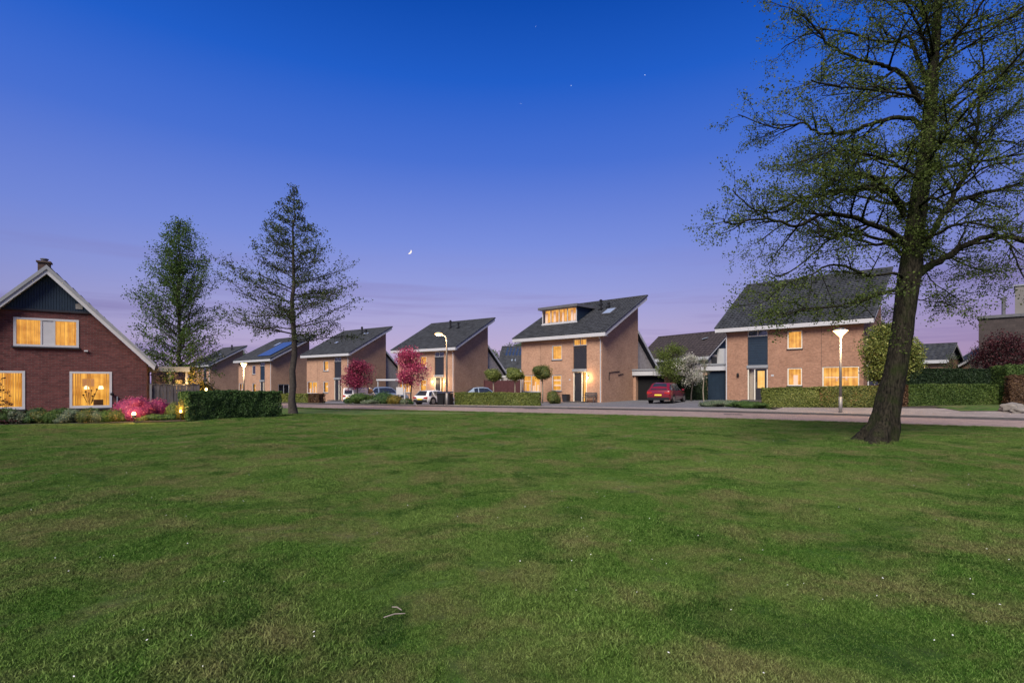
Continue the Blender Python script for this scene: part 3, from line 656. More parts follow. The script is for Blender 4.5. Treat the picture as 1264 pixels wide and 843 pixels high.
# local x from the left end to the right corner (-17.06, 25)
BW = 7.9; bx0 = -17.06-.836*BW; by0 = 25-.548*BW
bung = empty('bungalow', (bx0, by0, .0), R(33.25), 'dark red brick house with a steep white-edged gable clad in dark boards, at the left', 'house')
X = lambda t: BW-t
AP = X(3.50); eave = 2.67; AZ = 6.42; hw = 3.5
topf = [(0, AZ-(AP-0)*(AZ-eave)/hw*1.0-.16), (AP, AZ-.16), (BW, AZ-(BW-AP)*(AZ-eave)/hw-.16)]
mb = MB(); HB = [(X(2.79),.50,X(1.30),2.12), (X(5.86),.50,X(4.25),2.12), (X(4.62),3.16,X(2.47),4.38)]
split = 4.78
def tt(u): return AZ-abs(u-AP)*(AZ-eave)/hw-.16
uL = AP-(AZ-.16-split)*hw/(AZ-eave); uR = AP+(AZ-.16-split)*hw/(AZ-eave)
wall_poly(mb, fr(0), [(0, tt(0)), (uL, split), (uR, split), (BW, tt(BW))], HB, vb=-.6)
mb.poly([(BW,0,-.6),(BW,9,-.6),(BW,9,tt(BW)),(BW,0,tt(BW))]); mb.poly([(0,0,-.6),(0,9,-.6),(0,9,tt(0)),(0,0,tt(0))]); mb.poly([(0,9,-.6),(BW,9,-.6),(BW,9,tt(BW)),(0,9,tt(0))])
mb.build('wall', M['brick_red'], bung)
mb = MB(); n = 30
for k in range(n):
    a = uL+(uR-uL)*k/n+.006; b_ = uL+(uR-uL)*(k+1)/n-.006
    pts = [(a,-.05,split-.02),(b_,-.05,split-.02),(b_,-.05,max(split-.01,tt(b_)))]
    if a < AP < b_: pts.append((AP,-.05,tt(AP)))
    pts.append((a,-.05,max(split-.01,tt(a))))
    mb.prism(pts, (0,.04,0))
mb.prism([(uL,-.012,split-.02),(uR,-.012,split-.02),(AP,-.012,tt(AP))], (0,.2,0)); mb.build('gable_cladding', M['navy'], bung)
MB().box((uL-.1,-.075,split-.10),(uR+.1,-.001,split-.02)).build('cladding_trim', M['char'], bung)
MB().box((AP+.92,-.075,4.86),(AP+1.16,-.052,5.09)).build('air_vent', M['steel'], bung)
MB().box((AP-1.35,-.085,5.10),(AP-1.17,-.052,5.18)).build('bat_lamp', M['white'], bung)
# roof planes with thick white verge
sl = (AZ-eave)/hw
for s, nm in ((-1,'roof'),(1,'roof')):
    x_e = AP+s*(hw+.30); z_e = AZ-(hw+.30)*sl
    q = MB(); q.prism([(AP,-.35,AZ),(x_e,-.35,z_e),(x_e+s*.06,-.35,z_e+.10),(AP,-.35,AZ+.17)], (0,9.8,0)); 
    for k in range(14):
        t0 = k/14; xa = AP+(x_e-AP)*t0; za = AZ+.17+(z_e-AZ-.07)*t0
        q.beam((xa,-.30,za+.02),(xa,9.4,za+.02),.10,.05)
    q.build(nm, M['tile'], bung)
    MB().prism([(AP,-.42,AZ-.17),(x_e,-.42,z_e-.15),(x_e+s*.05,-.42,z_e+.08),(AP,-.42,AZ+.14)], (0,.065,0)).build('bargeboard', M['white'], bung)
    MB().prism([(AP,-.47,AZ+.02),(x_e+s*.05,-.47,z_e+.02),(x_e+s*.08,-.47,z_e+.13),(AP,-.47,AZ+.20)], (0,.12,0)).build('verge_trim', M['grey'], bung)
    MB().prism([(AP,-.354,AZ-.10),(x_e,-.354,z_e-.10),(x_e,-.354,z_e-.03),(AP,-.354,AZ-.03)], (0,.35,0)).build('soffit', M['white'], bung)
xg = AP+hw+.38; zg = AZ-(hw+.30)*sl
MB().tube([(xg,-.3,zg+.02),(xg,9.3,zg+.02)], .08, 8).build('gutter', M['lead'], bung)
mb = MB(); mb.box((AP-.44,.60,AZ-.6),(AP-.04,1.0,AZ+.46)); mb.box((AP-.49,.55,AZ+.461),(AP+.01,1.05,AZ+.53)); ch = mb.build('chimney', M['brick_dark'], bung)
MB().lathe((AP-.24,.80,AZ+.53), [(.12,0),(.12,.08),(.15,.09),(.15,.13)], 10).build('chimney_pot', M['lead'], ch)
# windows of the bungalow
def big_window(a, c, b, d, name='window', mid=None, items=True, slats=True):
    mb = MB(); fw = .09
    mb.box((a,-.03,c),(a+fw,.10,d)); mb.box((b-fw,-.03,c),(b,.10,d)); mb.box((a+fw,-.031,d-fw),(b-fw,.099,d)); mb.box((a+fw,-.031,c),(b-fw,.099,c+fw*1.2))
    w = mb.build(name, M['white'], bung)
    MB().box((a+fw,.03,c+fw),(b-fw,.04,d-fw)).build('pane', M['glass'], w)
    MB().box((a-.3,1.25,c-.3),(b+.3,1.28,d+.2)).build('back_wall', M['room'], w)
    # vertical blinds: thin vanes each side, parted in the middle
    v = MB(); u = a+.10
    while u < b-.1:
        r = (u-a)/(b-a)
        if not items or r < .24 or r > .82 or int(u*100) % 4 == 0: v.beam((u,.16,c+.05),(u,.16,d-.02), .075, .012, (math.sin(1.1),math.cos(1.1),0))
        u += .085
    v.build('blind', M['curtain_or_room'], w)
    MB().box((a-.05,-.11,c-.07),(b+.05,-.001,c)).build('sill', M['char'], w)
    return w
w1 = big_window(*HB[0]); w2 = big_window(*HB[1], items=False)
a, c, b_, d_ = HB[0]
q = MB(); q.box((a+.35,.9,c+.95),(a+.78,.93,c+1.3)); q.build('picture', M['decor'], w1)
q = MB()
for (u, v) in ((.42,.35),(.50,.5),(.6,.42),(.7,.55),(.82,.38),(.9,.6),(.75,.3)):
    q.tube([(a+.66,.6,c+.12),(a+(.66+u)/2,.6,c+v*.7),(a+u,.58,c+v+.2)], .012, 5); q.lathe((a+u,.58,c+v+.18), [(.01,0),(.05,.03),(.01,.08)], 6)
q.box((a+.78,.5,c+.1),(a+1.12,.8,c+.35)); q.build('house_plant', M['decor_d'], w1)
for u in (.5, 1.02): MB().lathe((a+u,.95,c+.82), [(.03,0),(.10,.02),(.07,.16)], 10).build('table_lamp', emit_mat('shade_glow', (1,.75,.35), 2.2), w1)
# upper window: two lit casements either side of a grey panel
a, c, b_, d_ = HB[2]; mb = MB(); fw = .09
mb.box((a,-.03,c),(a+fw,.10,d_)); mb.box((b_-fw,-.03,c),(b_,.10,d_)); mb.box((a+fw,-.031,d_-fw),(b_-fw,.099,d_)); mb.box((a+fw,-.031,c),(b_-fw,.099,c+fw))
m1 = a+.86; m2 = b_-.80; mb.box((m1,-.02,c+fw),(m1+.06,.09,d_-fw)); mb.box((m2-.06,-.02,c+fw),(m2,.09,d_-fw))
wu = mb.build('window', M['white'], bung)
MB().box((m1+.06,.0,c+fw),(m2-.06,.06,d_-fw)).build('infill_panel', M['white'], wu)
for s0, s1 in ((a+fw, m1), (m2, b_-fw)):
    MB().box((s0,.03,c+fw),(s1,.04,d_-fw)).build('pane', M['glass'], wu)
    MB().box((s0-.1,.5,c-.1),(s1+.1,.52,d_+.1)).build('curtain_or_room', M['room'], wu)
    q = MB()
    u = s0+.03
    while u < s1-.02: q.beam((u,.14,c+.1),(u,.14,d_-.1), .06, .012, (.9,.43,0)); u += .13
    q.build('blind', M['curtain_or_room'], wu)
MB().box((a-.05,-.11,c-.06),(b_+.05,-.001,c)).build('sill', M['char'], wu)
MB().tube([(X(1.10),-.05,.05),(X(1.10),-.05,1.0)], .03, 6).build('downpipe', M['grey'], bung)
MB().box((X(2.28),-.10,3.0),(X(2.15),-.001,3.06)).build('camera', M['white'], bung)
MB().lathe((X(1.29),-.10,1.05), [(.03,0),(.07,.02),(.07,.1),(.03,.12)], 8).build('doorbell_box', M['black'], bung)
# room light of the bungalow is put into its glowing back walls, curtains and blinds
# glazed garden room behind the fence
gr = empty('garden_room', (-19.2, 28.5, -.12), R(33), 'white flat-roofed glazed garden room behind the bungalow, above the fence', 'garden room')
MB().box((-.1,-.05,2.35),(1.75,3,2.62)).build('flat_roof', M['grey'], gr); mb = MB()
for x in (0,.78,1.55): mb.box((x,.05,0),(x+.12,.17,2.35))
mb.box((0,.06,1.55),(1.65,.16,1.65)); mb.build('frame', M['steel'], gr)
MB().box((.1,.10,.2),(1.6,.11,2.3)).build('pane', M['glass'], gr); MB().box((.0,1.2,0),(1.6,1.22,2.34)).build('back_wall', mat('dim_interior', (.35,.27,.18), .8, .3, 2), gr)
MB().box((1.1,.5,1.2),(1.4,.55,1.9)).build('lit_lantern', M['room_y'], gr)
# ================================================================ vegetation
def leaves(name, P, size, m, parent=None, core=None, nrm=None, asp=.6, jit=.35, rnd=None):
    P = np.asarray(P, np.float32); n = len(P)
    u = rng.normal(size=(n,3)); 
    if nrm is not None:
        nn = np.asarray(nrm)+rng.normal(size=(n,3))*.55; nn /= np.linalg.norm(nn, axis=1, keepdims=True)
        u = np.cross(nn, u)
    u /= np.linalg.norm(u, axis=1, keepdims=True)
    w = rng.normal(size=(n,3)) if nrm is None else nn
    v = np.cross(w, u); v /= np.linalg.norm(v, axis=1, keepdims=True)+1e-9
    s = size*rng.uniform(1-jit, 1+jit, (n,1)); u = u*s*.5; v = v*s*asp*.5
    V = np.stack([P-u, P-v, P+u, P+v], 1).reshape(-1,3)
    nl = len(V); faces_idx = np.arange(nl); starts = np.arange(0, nl, 4); extra_v = []; extra_f = []
    if core is not None:
        for vv, ff in core:
            o = nl+len(extra_v); extra_v += [tuple(x) for x in vv]; extra_f += [[o+i for i in f] for f in ff]
    allv = np.concatenate([V, np.array(extra_v, np.float32).reshape(-1,3)]) if extra_v else V
    li = np.concatenate([faces_idx, np.array([i for f in extra_f for i in f], int)]) if extra_f else faces_idx
    st = list(starts); c = nl
    for f in extra_f: st.append(c); c += len(f)
    me = bpy.data.meshes.new(name); me.vertices.add(len(allv)); me.vertices.foreach_set('co', allv.astype(np.float32).ravel())
    me.loops.add(len(li)); me.loops.foreach_set('vertex_index', li.astype(np.int32)); me.polygons.add(len(st)); me.polygons.foreach_set('loop_start', np.array(st, np.int32))
    me.update(calc_edges=True); me.validate()
    at_ = me.attributes.new('rnd', 'FLOAT', 'POINT'); r = np.repeat(rng.random(n) if rnd is None else rnd, 4)
    at_.data.foreach_set('value', np.concatenate([r, np.full(len(allv)-nl, .12)]).astype(np.float32))
    me.materials.append(m); o = bpy.data.objects.new(name, me); col.objects.link(o)
    if parent: o.parent = parent
    return o
def ico(c, r, sub=2, seed=0, amp=.12):
    import bmesh
    bm = bmesh.new(); bmesh.ops.create_icosphere(bm, subdivisions=sub, radius=1)
    vv = []
    for v in bm.verts:
        k = 1+amp*mnoise.noise(v.co*1.7+Vector((seed, seed*1.3, 0))); vv.append((c[0]+v.co.x*r[0]*k, c[1]+v.co.y*r[1]*k, c[2]+v.co.z*r[2]*k))
    ff = [[v.index for v in f.verts] for f in bm.faces]; bm.free(); return vv, ff
M['l_dark'] = leaf_mat('dark_hedge_leaf', (.014,.034,.009), (.06,.12,.026), .15, (.14,.20,.08))
M['l_front'] = leaf_mat('green_hedge_leaf', (.022,.05,.010), (.10,.15,.03), .2, (.2,.22,.08))
M['l_vdark'] = leaf_mat('near_black_hedge_leaf', (.006,.014,.005), (.022,.045,.012), .1)  # near-black leaf colour of the two dark back hedges
M['l_hedge'] = leaf_mat('hedge_leaf', (.055,.08,.016), (.19,.22,.05), .25, (.34,.32,.12))
M['l_mixed'] = leaf_mat('mixed_beech_leaf', (.035,.055,.014), (.16,.17,.04), .2, (.26,.13,.06))
M['l_brown'] = leaf_mat('copper_beech_leaf', (.045,.022,.016), (.13,.075,.035), .2)
M['l_tree'] = leaf_mat('young_tree_leaf', (.045,.075,.012), (.13,.17,.035), .45)
M['l_birch'] = leaf_mat('birch_leaf', (.04,.085,.016), (.10,.17,.035), .5)
M['l_dtree'] = leaf_mat('sparse_dark_leaf', (.026,.042,.012), (.07,.10,.025), .4)
M['l_green'] = leaf_mat('garden_leaf', (.035,.075,.015), (.11,.17,.04), .35)
M['l_pink'] = leaf_mat('pink_blossom', (.22,.016,.065), (.52,.07,.17), .3, (.80,.35,.32))
M['l_pinkd'] = leaf_mat('dark_pink_blossom', (.11,.010,.035), (.34,.04,.10), .3, (.5,.16,.2))
M['l_azalea'] = leaf_mat('azalea_bloom', (.22,.025,.09), (.46,.09,.19), .3, (.70,.28,.26))
M['l_white'] = leaf_mat('white_blossom', (.10,.13,.06), (.72,.68,.62), .3)
M['l_red'] = leaf_mat('dark_red_leaf', (.022,.008,.010), (.085,.020,.024), .25)
M['l_yel'] = leaf_mat('golden_leaf', (.10,.09,.015), (.26,.19,.03), .3)
M['l_grey'] = leaf_mat('silvery_green_leaf', (.06,.09,.05), (.17,.20,.12), .25, (.35,.33,.25))
M['l_small'] = leaf_mat('lime_tree_leaf', (.06,.10,.018), (.17,.21,.05), .4)

def hedge(name, pts, width, h, m, label, cat='hedge', n_per=900, size=.06, zf=None, group=None, rough=.04):
    zf = zf or gz; V = []; 
    # path frames
    P = [Vector((p[0], p[1], 0)) for p in pts]; seg = [(P[i+1]-P[i]).length for i in range(len(P)-1)]; L = sum(seg)
    def frame(s):
        for i, l in enumerate(seg):
            if s <= l+1e-6: t = s/l; d = (P[i+1]-P[i]).normalized(); return P[i]+(P[i+1]-P[i])*t, Vector((-d.y, d.x, 0)), d
            s -= l
        d = (P[-1]-P[-2]).normalized(); return P[-1], Vector((-d.y, d.x, 0)), d
    mb = MB(); prev = None; n = max(2, int(L/.8))
    for k in range(n+1):
        c, nb, d = frame(min(L-.12, max(.12, L*k/n))); z = zf(c.x, c.y)
        a = c+nb*.10; b_ = c+nb*(width-.10)
        r = [mb.vert((a.x,a.y,z-.05)), mb.vert((a.x,a.y,z+h-.10)), mb.vert((b_.x,b_.y,z+h-.10)), mb.vert((b_.x,b_.y,z-.05))]
        if prev:
            for i in range(3): mb.f.append([prev[i], r[i], r[i+1], prev[i+1]])
        else: mb.f.append(r)
        prev = r
    mb.f.append(prev[::-1])
    areas = dict(front=L*h, top=L*width, back=L*h*.35, e0=width*h, e1=width*h)
    pts3 = []; nrm = []; rv = []
    for side, a in areas.items():
        for _ in range(int(a*n_per)):
            if side in ('front','back'):
                s = random.random()*L; c, nb, d = frame(s); z = random.random()*h; q = 0 if side == 'front' else width
                p = c+nb*q; nn = -nb if side == 'front' else nb
            elif side == 'top':
                s = random.random()*L; c, nb, d = frame(s); z = h; p = c+nb*random.random()*width; nn = Vector((0,0,1))
            else:
                c, nb, d = frame(0 if side == 'e0' else L); p = c+nb*random.random()*width; z = random.random()*h; nn = -d if side == 'e0' else d
            bl = mnoise.noise(Vector((p.x*1.6, p.y*1.6, z*1.6)))*rough*1.8+mnoise.noise(Vector((p.x*5, p.y*5, z*5)))*rough
            o = bl-abs(random.gauss(0, .035))
            pts3.append((p.x+nn.x*o, p.y+nn.y*o, zf(c.x, c.y)+max(.01, z+nn.z*o-.02))); nrm.append(tuple(nn))
            rv.append(min(1, max(0, random.random()*.75+.25*(mnoise.noise(Vector((p.x*.9, p.y*.9, z*.9)))+.5))))
    o = leaves(name, pts3, size, m, None, [(mb.v, mb.f)], nrm, rnd=np.array(rv))
    return tag(o, label, cat, group)
def bush(name, c, r, m, label, cat='bush', n=1500, size=.06, group=None, lobes=0, parent=None, core=True, flat=0.0):
    P = []; Nn = []; cores = []; L = [(Vector(c), Vector(r))]
    for k in range(lobes):
        a = random.uniform(0, 6.28); d = random.uniform(.35, .8); rr = random.uniform(.4, .62)
        L.append((Vector((c[0]+math.cos(a)*r[0]*d, c[1]+math.sin(a)*r[1]*d, c[2]+random.uniform(-.35, .5)*r[2])), Vector((r[0]*rr, r[1]*rr, r[2]*rr))))
    tot = sum(x[1].x*x[1].z for x in L)
    for i, (cc, rr) in enumerate(L):
        k = int(n*rr.x*rr.z/tot); d = rng.normal(size=(k,3)); d /= np.linalg.norm(d, axis=1, keepdims=True)
        for q in d:
            rad = .92+.22*mnoise.noise(Vector(q)*2.6+cc*.7)-abs(random.gauss(0, .10))+.02
            z = cc.z+q[2]*rr.z*rad
            if z < c[2]-r[2]*.98: continue
            P.append((cc.x+q[0]*rr.x*rad, cc.y+q[1]*rr.y*rad, z)); Nn.append(q)
        if core: cores.append(ico(cc, rr*.78, 2, i+c[0]))
    o = leaves(name, P, size, m, parent, cores or None, Nn)
    if not parent: tag(o, label, cat, group)
    return o

class Tree:
    def __init__(s, seed): s.mb = MB(); s.lp = []; s.r = random.Random(seed)
    def rv(s, a): return Vector((s.r.gauss(0,a), s.r.gauss(0,a), s.r.gauss(0,a)))
    def tube(s, path, rad):
        m = rad[0]; s.mb.tube(path, rad, 12 if m > .12 else 8 if m > .04 else 5 if m > .012 else 3, cap=False)
    def limb(s, path, r0, r1, lv, P):
        n = len(path); rad = [r0+(r1-r0)*(i/(n-1))**.8 for i in range(n)]
        s.tube(path, rad); s.sprout(path, rad, lv, P)
    def sprout(s, path, rad, lv, P, t0=None):
        # side shoots along a finished path
        L = sum((path[i+1]-path[i]).length for i in range(len(path)-1)); t0 = P['t0'][lv] if t0 is None else t0
        cnt = max(1, int(L*P['den'][lv]*(1-t0)))
        for k in range(cnt):
            t = t0+(1-t0)*(k+s.r.random())/cnt; f = t*(len(path)-1); i = min(int(f), len(path)-2); p = path[i].lerp(path[i+1], f-i)
            d0 = (path[i+1]-path[i]).normalized(); a = s.r.uniform(*P['ang'][lv]); ax = d0.cross(s.rv(1)).normalized()
            side = Vector((ax.x, ax.y, ax.z*P['flat'])); side = side.normalized() if side.length > 0 else ax
            d = (d0*math.cos(a)+side*math.sin(a)).normalized()
            ln = P['len'][lv]*s.r.uniform(.6, 1.25)*(1-P['tap'][lv]*t); r = min(rad[i]*.7, P['rad'][lv])*s.r.uniform(.75, 1.1)
            s.grow(p, d, ln, r, lv+1, P)
    def grow(s, p, d, L, r, lv, P):
        n = P['seg'][min(lv, len(P['seg'])-1)]; path = [p.copy()]
        for i in range(n):
            d = (d+s.rv(P['wob'])+Vector((0,0,P['trop'][min(lv, len(P['trop'])-1)]))).normalized(); p = p+d*(L/n); path.append(p.copy())
        rad = [max(P['rmin'], r*(1-.8*i/n)) for i in range(n+1)]; s.tube(path, rad)
        if lv < P['max']: s.sprout(path, rad, lv, P)
        if lv >= P['leaf']:
            for q in path[1:]:
                for _ in range(P['nl']): s.lp.append(q+s.rv(P['sp']))
    def build(s, root, bark, leafm, size, asp=.7, rnd=None, crown='crown', trunk='trunk'):
        t = s.mb.build(trunk, bark, root, True)
        c = leaves(crown, np.array([tuple(x) for x in s.lp]), size, leafm, root, asp=asp)
        return t, c
def finish_tree(T, root):   # points were made in world space; shift under the root at the trunk's foot
    off_ = root.location; T.mb.v = [(v[0]-off_.x, v[1]-off_.y, v[2]-off_.z) for v in T.mb.v]; T.lp = [p-off_ for p in T.lp]

# ---- the big tree ------------------------------------------------------
TD = 13.4; tz = lawn_z(10.1*TD/14.7, TD)
def tp(px, py, dy=0): d = TD+dy; return Vector(((px-632)/F*TD*(d/TD), d, CAMZ+(HZ-py)/F*d))
ft = Vector(((1086-632)/F*TD, TD, tz))
big = empty('big_tree', ft, 0, 'huge tree with a thick mossy leaning trunk on the lawn at right', 'tree')
T = Tree(11)
k = TD/F
tr = [(1085,549,52),(1087,540,42),(1091,528,36),(1094,510,33),(1098,490,31),(1103,470,28.5),(1108,445,27),(1112,420,26.5),(1116,390,26.5),(1120,360,27),(1124,335,28),(1127,305,25),(1131,270,23),(1136,235,21),(1141,205,19),(1145,175,18),(1148,140,16.5),(1150,105,14.5),(1153,70,12.5),(1156,35,11),(1158,0,9),(1163,-60,7),(1168,-120,5),(1172,-180,2.5)]
tpath = [tp(x, y) for x, y, w in tr]; trad = [w*k*.5*(.87 if y < 520 else .93) for x, y, w in tr]
# trunk with buttress lobes and a rough surface
def trunk_mesh(path, rad, nseg=36, sub=4):
    mb = T.mb; i0 = len(mb.v); P2 = []; R2 = []
    for i in range(len(path)-1):
        for j in range(sub): t = j/sub; P2.append(path[i].lerp(path[i+1], t)); R2.append(rad[i]+(rad[i+1]-rad[i])*t)
    P2.append(path[-1]); R2.append(rad[-1]); u0 = Vector((1,0,0))
    for q, (p, r) in enumerate(zip(P2, R2)):
        tdir = (P2[min(q+1,len(P2)-1)]-P2[max(q-1,0)]).normalized(); u = (u0-tdir*u0.dot(tdir)).normalized(); w = tdir.cross(u)
        hgt = p.z-path[0].z; fl = math.exp(-max(0,hgt)/.35)
        for j in range(nseg):
            a = 2*math.pi*j/nseg
            lob = fl*(.22*math.sin(a*5+.6)+.14*math.sin(a*3+2)+.10*math.sin(a*9))+fl*.45*max(0, math.cos(a-math.pi))
            nn = mnoise.noise(Vector((math.cos(a)*2.2, math.sin(a)*2.2, p.z*1.1)))*.07+mnoise.noise(Vector((math.cos(a)*9, math.sin(a)*9, p.z*3.0)))*.05+mnoise.noise(Vector((math.cos(a)*5, math.sin(a)*5, p.z*7.0)))*.045*(1+4*fl)
            rr = r*(1+lob+nn); mb.v.append(tuple(p+u*math.cos(a)*rr+w*math.sin(a)*rr))
    for q in range(len(P2)-1):
        for j in range(nseg): a = i0+q*nseg+j; b = i0+q*nseg+(j+1) % nseg; mb.f.append([a, b, b+nseg, a+nseg])
tpath[0].z = tz-.12; trunk_mesh(tpath, trad)
PB = dict(t0=[0,.18,.12,.10], den=[0,4.0,6.5,9], ang=[(0,0),(.5,1.05),(.5,1.1),(.5,1.2)], flat=.22, len=[0,1.55,.72,.27], tap=[0,.5,.4,.3], rad=[0,.035,.014,.006], seg=[5,6,5,4,3], wob=.13, trop=[0,.03,.03,.03,.02], rmin=.0028, max=3, leaf=3, nl=9, sp=.065)
def limb(pts, r0, lv=1, P=PB, dy=None):
    n = len(pts); path = [tp(*q) for q in pts]
    # round off the corners
    sp = []
    for i in range(n-1):
        p0, p1, p2, p3 = path[max(i-1,0)], path[i], path[i+1], path[min(i+2,n-1)]
        for j in range(4):
            t = j/4; sp.append(.5*((2*p1)+(p2-p0)*t+(2*p0-5*p1+4*p2-p3)*t*t+(3*p1-p0-3*p2+p3)*t**3))
    sp.append(path[-1]); sp = [q+T.rv(.015) if 0 < i else q for i, q in enumerate(sp)]
    T.limb(sp, r0, .012, lv, P)
limbs = [
 ([(1117,262,0),(1105,240,-.3),(1089,228,-.5),(1061,213,-.9),(1035,222,-1.2),(1012,216,-1.5)], .085),
 ([(1116,268,0),(1096,238,-.2),(1066,232,-.2),(1039,236,-.3),(1010,242,-.4),(989,246,-.5),(957,262,-.7),(930,258,-.9),(905,236,-1.1)], .09),
 ([(1120,312,0),(1106,290,-.3),(1071,274,-.7),(1040,266,-.9),(1011,266,-1.1),(982,279,-1.3),(947,270,-1.4),(904,277,-1.5),(892,270,-1.6)], .10),
 ([(1142,165,0),(1126,147,.2),(1089,149,.3),(1060,160,.4),(1039,165,.5),(1011,165,.5),(993,153,.6),(970,157,.7),(947,156,.8),(911,142,.9)], .085),
 ([(1138,130,0),(1117,96,-.1),(1100,84,-.2),(1082,80,-.3),(1053,71,-.5),(1025,57,-.7),(1010,40,-.8),(996,26,-.9),(975,10,-1)], .085),
 ([(1146,105,0),(1132,70,.2),(1122,45,.4),(1100,52,.6),(1075,48,.8),(1040,40,1.1),(1000,38,1.4),(965,62,1.6)], .07),
 ([(1122,352,0),(1108,358,-.5),(1084,364,-.8),(1050,374,-1.0),(1020,380,-1.2),(985,384,-1.4),(955,396,-1.5)], .05),
 ([(1119,345,0),(1100,336,-.3),(1075,342,-.6),(1032,326,-.9),(1000,340,-1.1),(970,352,-1.2),(945,372,-1.3)], .05),
 ([(1123,325,0),(1098,302,.4),(1075,302,.7),(1041,290,1.0),(1018,300,1.2),(1002,315,1.3),(964,341,1.5),(950,332,1.6)], .065),
 ([(1121,300,0),(1111,292,.2),(1079,277,.6),(1050,290,1.0),(1020,284,1.4),(985,270,1.8),(955,285,2.1),(935,300,2.3)], .06),
 ([(1127,345,0),(1142,332,-.1),(1165,318,-.2),(1190,304,-.3),(1216,292,-.4),(1240,292,-.5),(1264,298,-.6),(1290,310,-.6),(1310,330,-.6)], .15),
 ([(1130,322,0),(1145,295,.1),(1158,275,.2),(1172,252,.3),(1182,232,.35),(1192,214,.4),(1201,190,.45),(1205,160,.5),(1208,125,.5),(1215,80,.5),(1210,40,.5),(1218,0,.5)], .11),
 ([(1168,262,.28),(1180,250,.3),(1205,240,.4),(1235,234,.5),(1264,226,.6),(1300,222,.8)], .09),
 ([(1132,302,0),(1160,288,-.4),(1180,277,-.7),(1205,276,-.9),(1235,282,-1.2),(1264,280,-1.4)], .06),
 ([(1205,178,.5),(1225,174,.4),(1245,176,.3),(1270,178,.2)], .05),
 ([(1150,100,0),(1168,70,-.2),(1185,40,-.4),(1205,20,-.6),(1225,-20,-.8)], .07),
 ([(1146,150,0),(1165,130,-.3),(1190,105,-.6),(1215,90,-.9),(1245,82,-1.2),(1275,60,-1.4)], .06),
 ([(1151,80,0),(1140,50,-.2),(1125,15,-.5),(1105,-15,-.8),(1080,-40,-1.0)], .06),
 ([(1155,40,0),(1135,10,.3),(1095,-10,.6),(1050,-8,.9),(1010,-20,1.2)], .06),
 ([(1140,215,0),(1155,205,.5),(1175,180,.9),(1190,160,1.3),(1215,150,1.7),(1250,140,2)], .05),
 ([(1133,255,0),(1150,245,-.8),(1180,235,-1.5),(1220,205,-2.1),(1255,200,-2.6)], .05),
 ([(1143,190,0),(1120,190,.7),(1085,195,1.3),(1050,200,1.9),(1010,195,2.4),(975,205,2.8)], .06),
 ([(1138,225,0),(1110,205,-.8),(1070,190,-1.5),(1030,185,-2.2),(990,200,-2.8)], .055),
 ([(1147,130,0),(1120,118,-.7),(1080,112,-1.4),(1040,108,-2.0),(1000,100,-2.5)], .05),
 ([(1149,110,0),(1125,108,.8),(1090,110,1.5),(1050,115,2.2),(1015,118,2.8)], .05),
 ([(1126,318,0),(1150,345,.6),(1170,362,.9),(1188,372,1.2)], .02),
 ([(1122,365,0),(1140,372,-.3),(1160,372,-.6),(1180,380,-.9)], .02),
 ([(1240,292,-.5),(1252,315,-.7),(1262,340,-.9),(1270,360,-1)], .03),
 ([(1129,288,0),(1160,310,1.3),(1200,330,2.2),(1240,335,3.0)], .045),
]
for pts, r in limbs: limb(pts, r*.8)
# limbs towards and away from the camera, and to the right beyond the frame
for i in range(13):
    f = T.r.uniform(.42, .97); j = f*(len(tpath)-1); p = tpath[int(j)].lerp(tpath[min(int(j)+1, len(tpath)-1)], j-int(j)); a = T.r.uniform(0, 6.28)
    d = Vector((math.cos(a)*.8, math.sin(a), .25)).normalized(); L = 4.6*(1.25-f)*T.r.uniform(.7, 1.1)+.8; path = [p]
    for q in range(8): d = (d+T.rv(.10)+Vector((0,0,.03))).normalized(); p = p+d*L/8; path.append(p)
    T.limb(path, .055*(1.4-f), .01, 1, PB)
# sleeve of small shoots hugging the stem
for i in range(520):
    j = T.r.uniform(10.3, 21); p = tpath[int(j)].lerp(tpath[int(j)+1], j-int(j)); a = T.r.uniform(0, 6.28)
    T.grow(p+Vector((math.cos(a),math.sin(a),0))*trad[int(j)]*.9, Vector((math.cos(a),math.sin(a),.3)).normalized(), .45, .006, 3, PB)
finish_tree(T, big)
m, n, b, o = new_mat('mossy_furrowed_bark'); b.inputs['Roughness'].default_value = .95; b.inputs['Specular IOR Level'].default_value = .1
tc_ = n.nodes.new('ShaderNodeTexCoord'); mp_ = n.nodes.new('ShaderNodeMapping'); mp_.inputs['Scale'].default_value = (1, 1, .22); n.links.new(tc_.outputs['Object'], mp_.inputs[0])
f1 = n.nodes.new('ShaderNodeTexNoise'); f1.inputs['Scale'].default_value = 26; f1.inputs['Detail'].default_value = 6; f1.inputs['Roughness'].default_value = .7; n.links.new(mp_.outputs[0], f1.inputs[0])
f2 = n.nodes.new('ShaderNodeTexNoise'); f2.inputs['Scale'].default_value = 3.2; f2.inputs['Detail'].default_value = 5; n.links.new(tc_.outputs['Object'], f2.inputs[0])
r1 = n.nodes.new('ShaderNodeValToRGB'); r1.color_ramp.elements[0].position = .36; r1.color_ramp.elements[0].color = (.004,.004,.003,1); r1.color_ramp.elements[1].position = .66; r1.color_ramp.elements[1].color = (.046,.040,.028,1); n.links.new(f1.outputs[0], r1.inputs[0])
r2 = n.nodes.new('ShaderNodeMapRange'); r2.inputs[1].default_value = .48; r2.inputs[2].default_value = .68; r2.inputs[4].default_value = .6; n.links.new(f2.outputs[0], r2.inputs[0])
x_ = n.nodes.new('ShaderNodeMix'); x_.data_type = 'RGBA'; n.links.new(r2.outputs[0], x_.inputs[0]); n.links.new(r1.outputs[0], x_.inputs[6]); x_.inputs[7].default_value = (.022,.034,.008,1); n.links.new(x_.outputs[2], b.inputs['Base Color'])
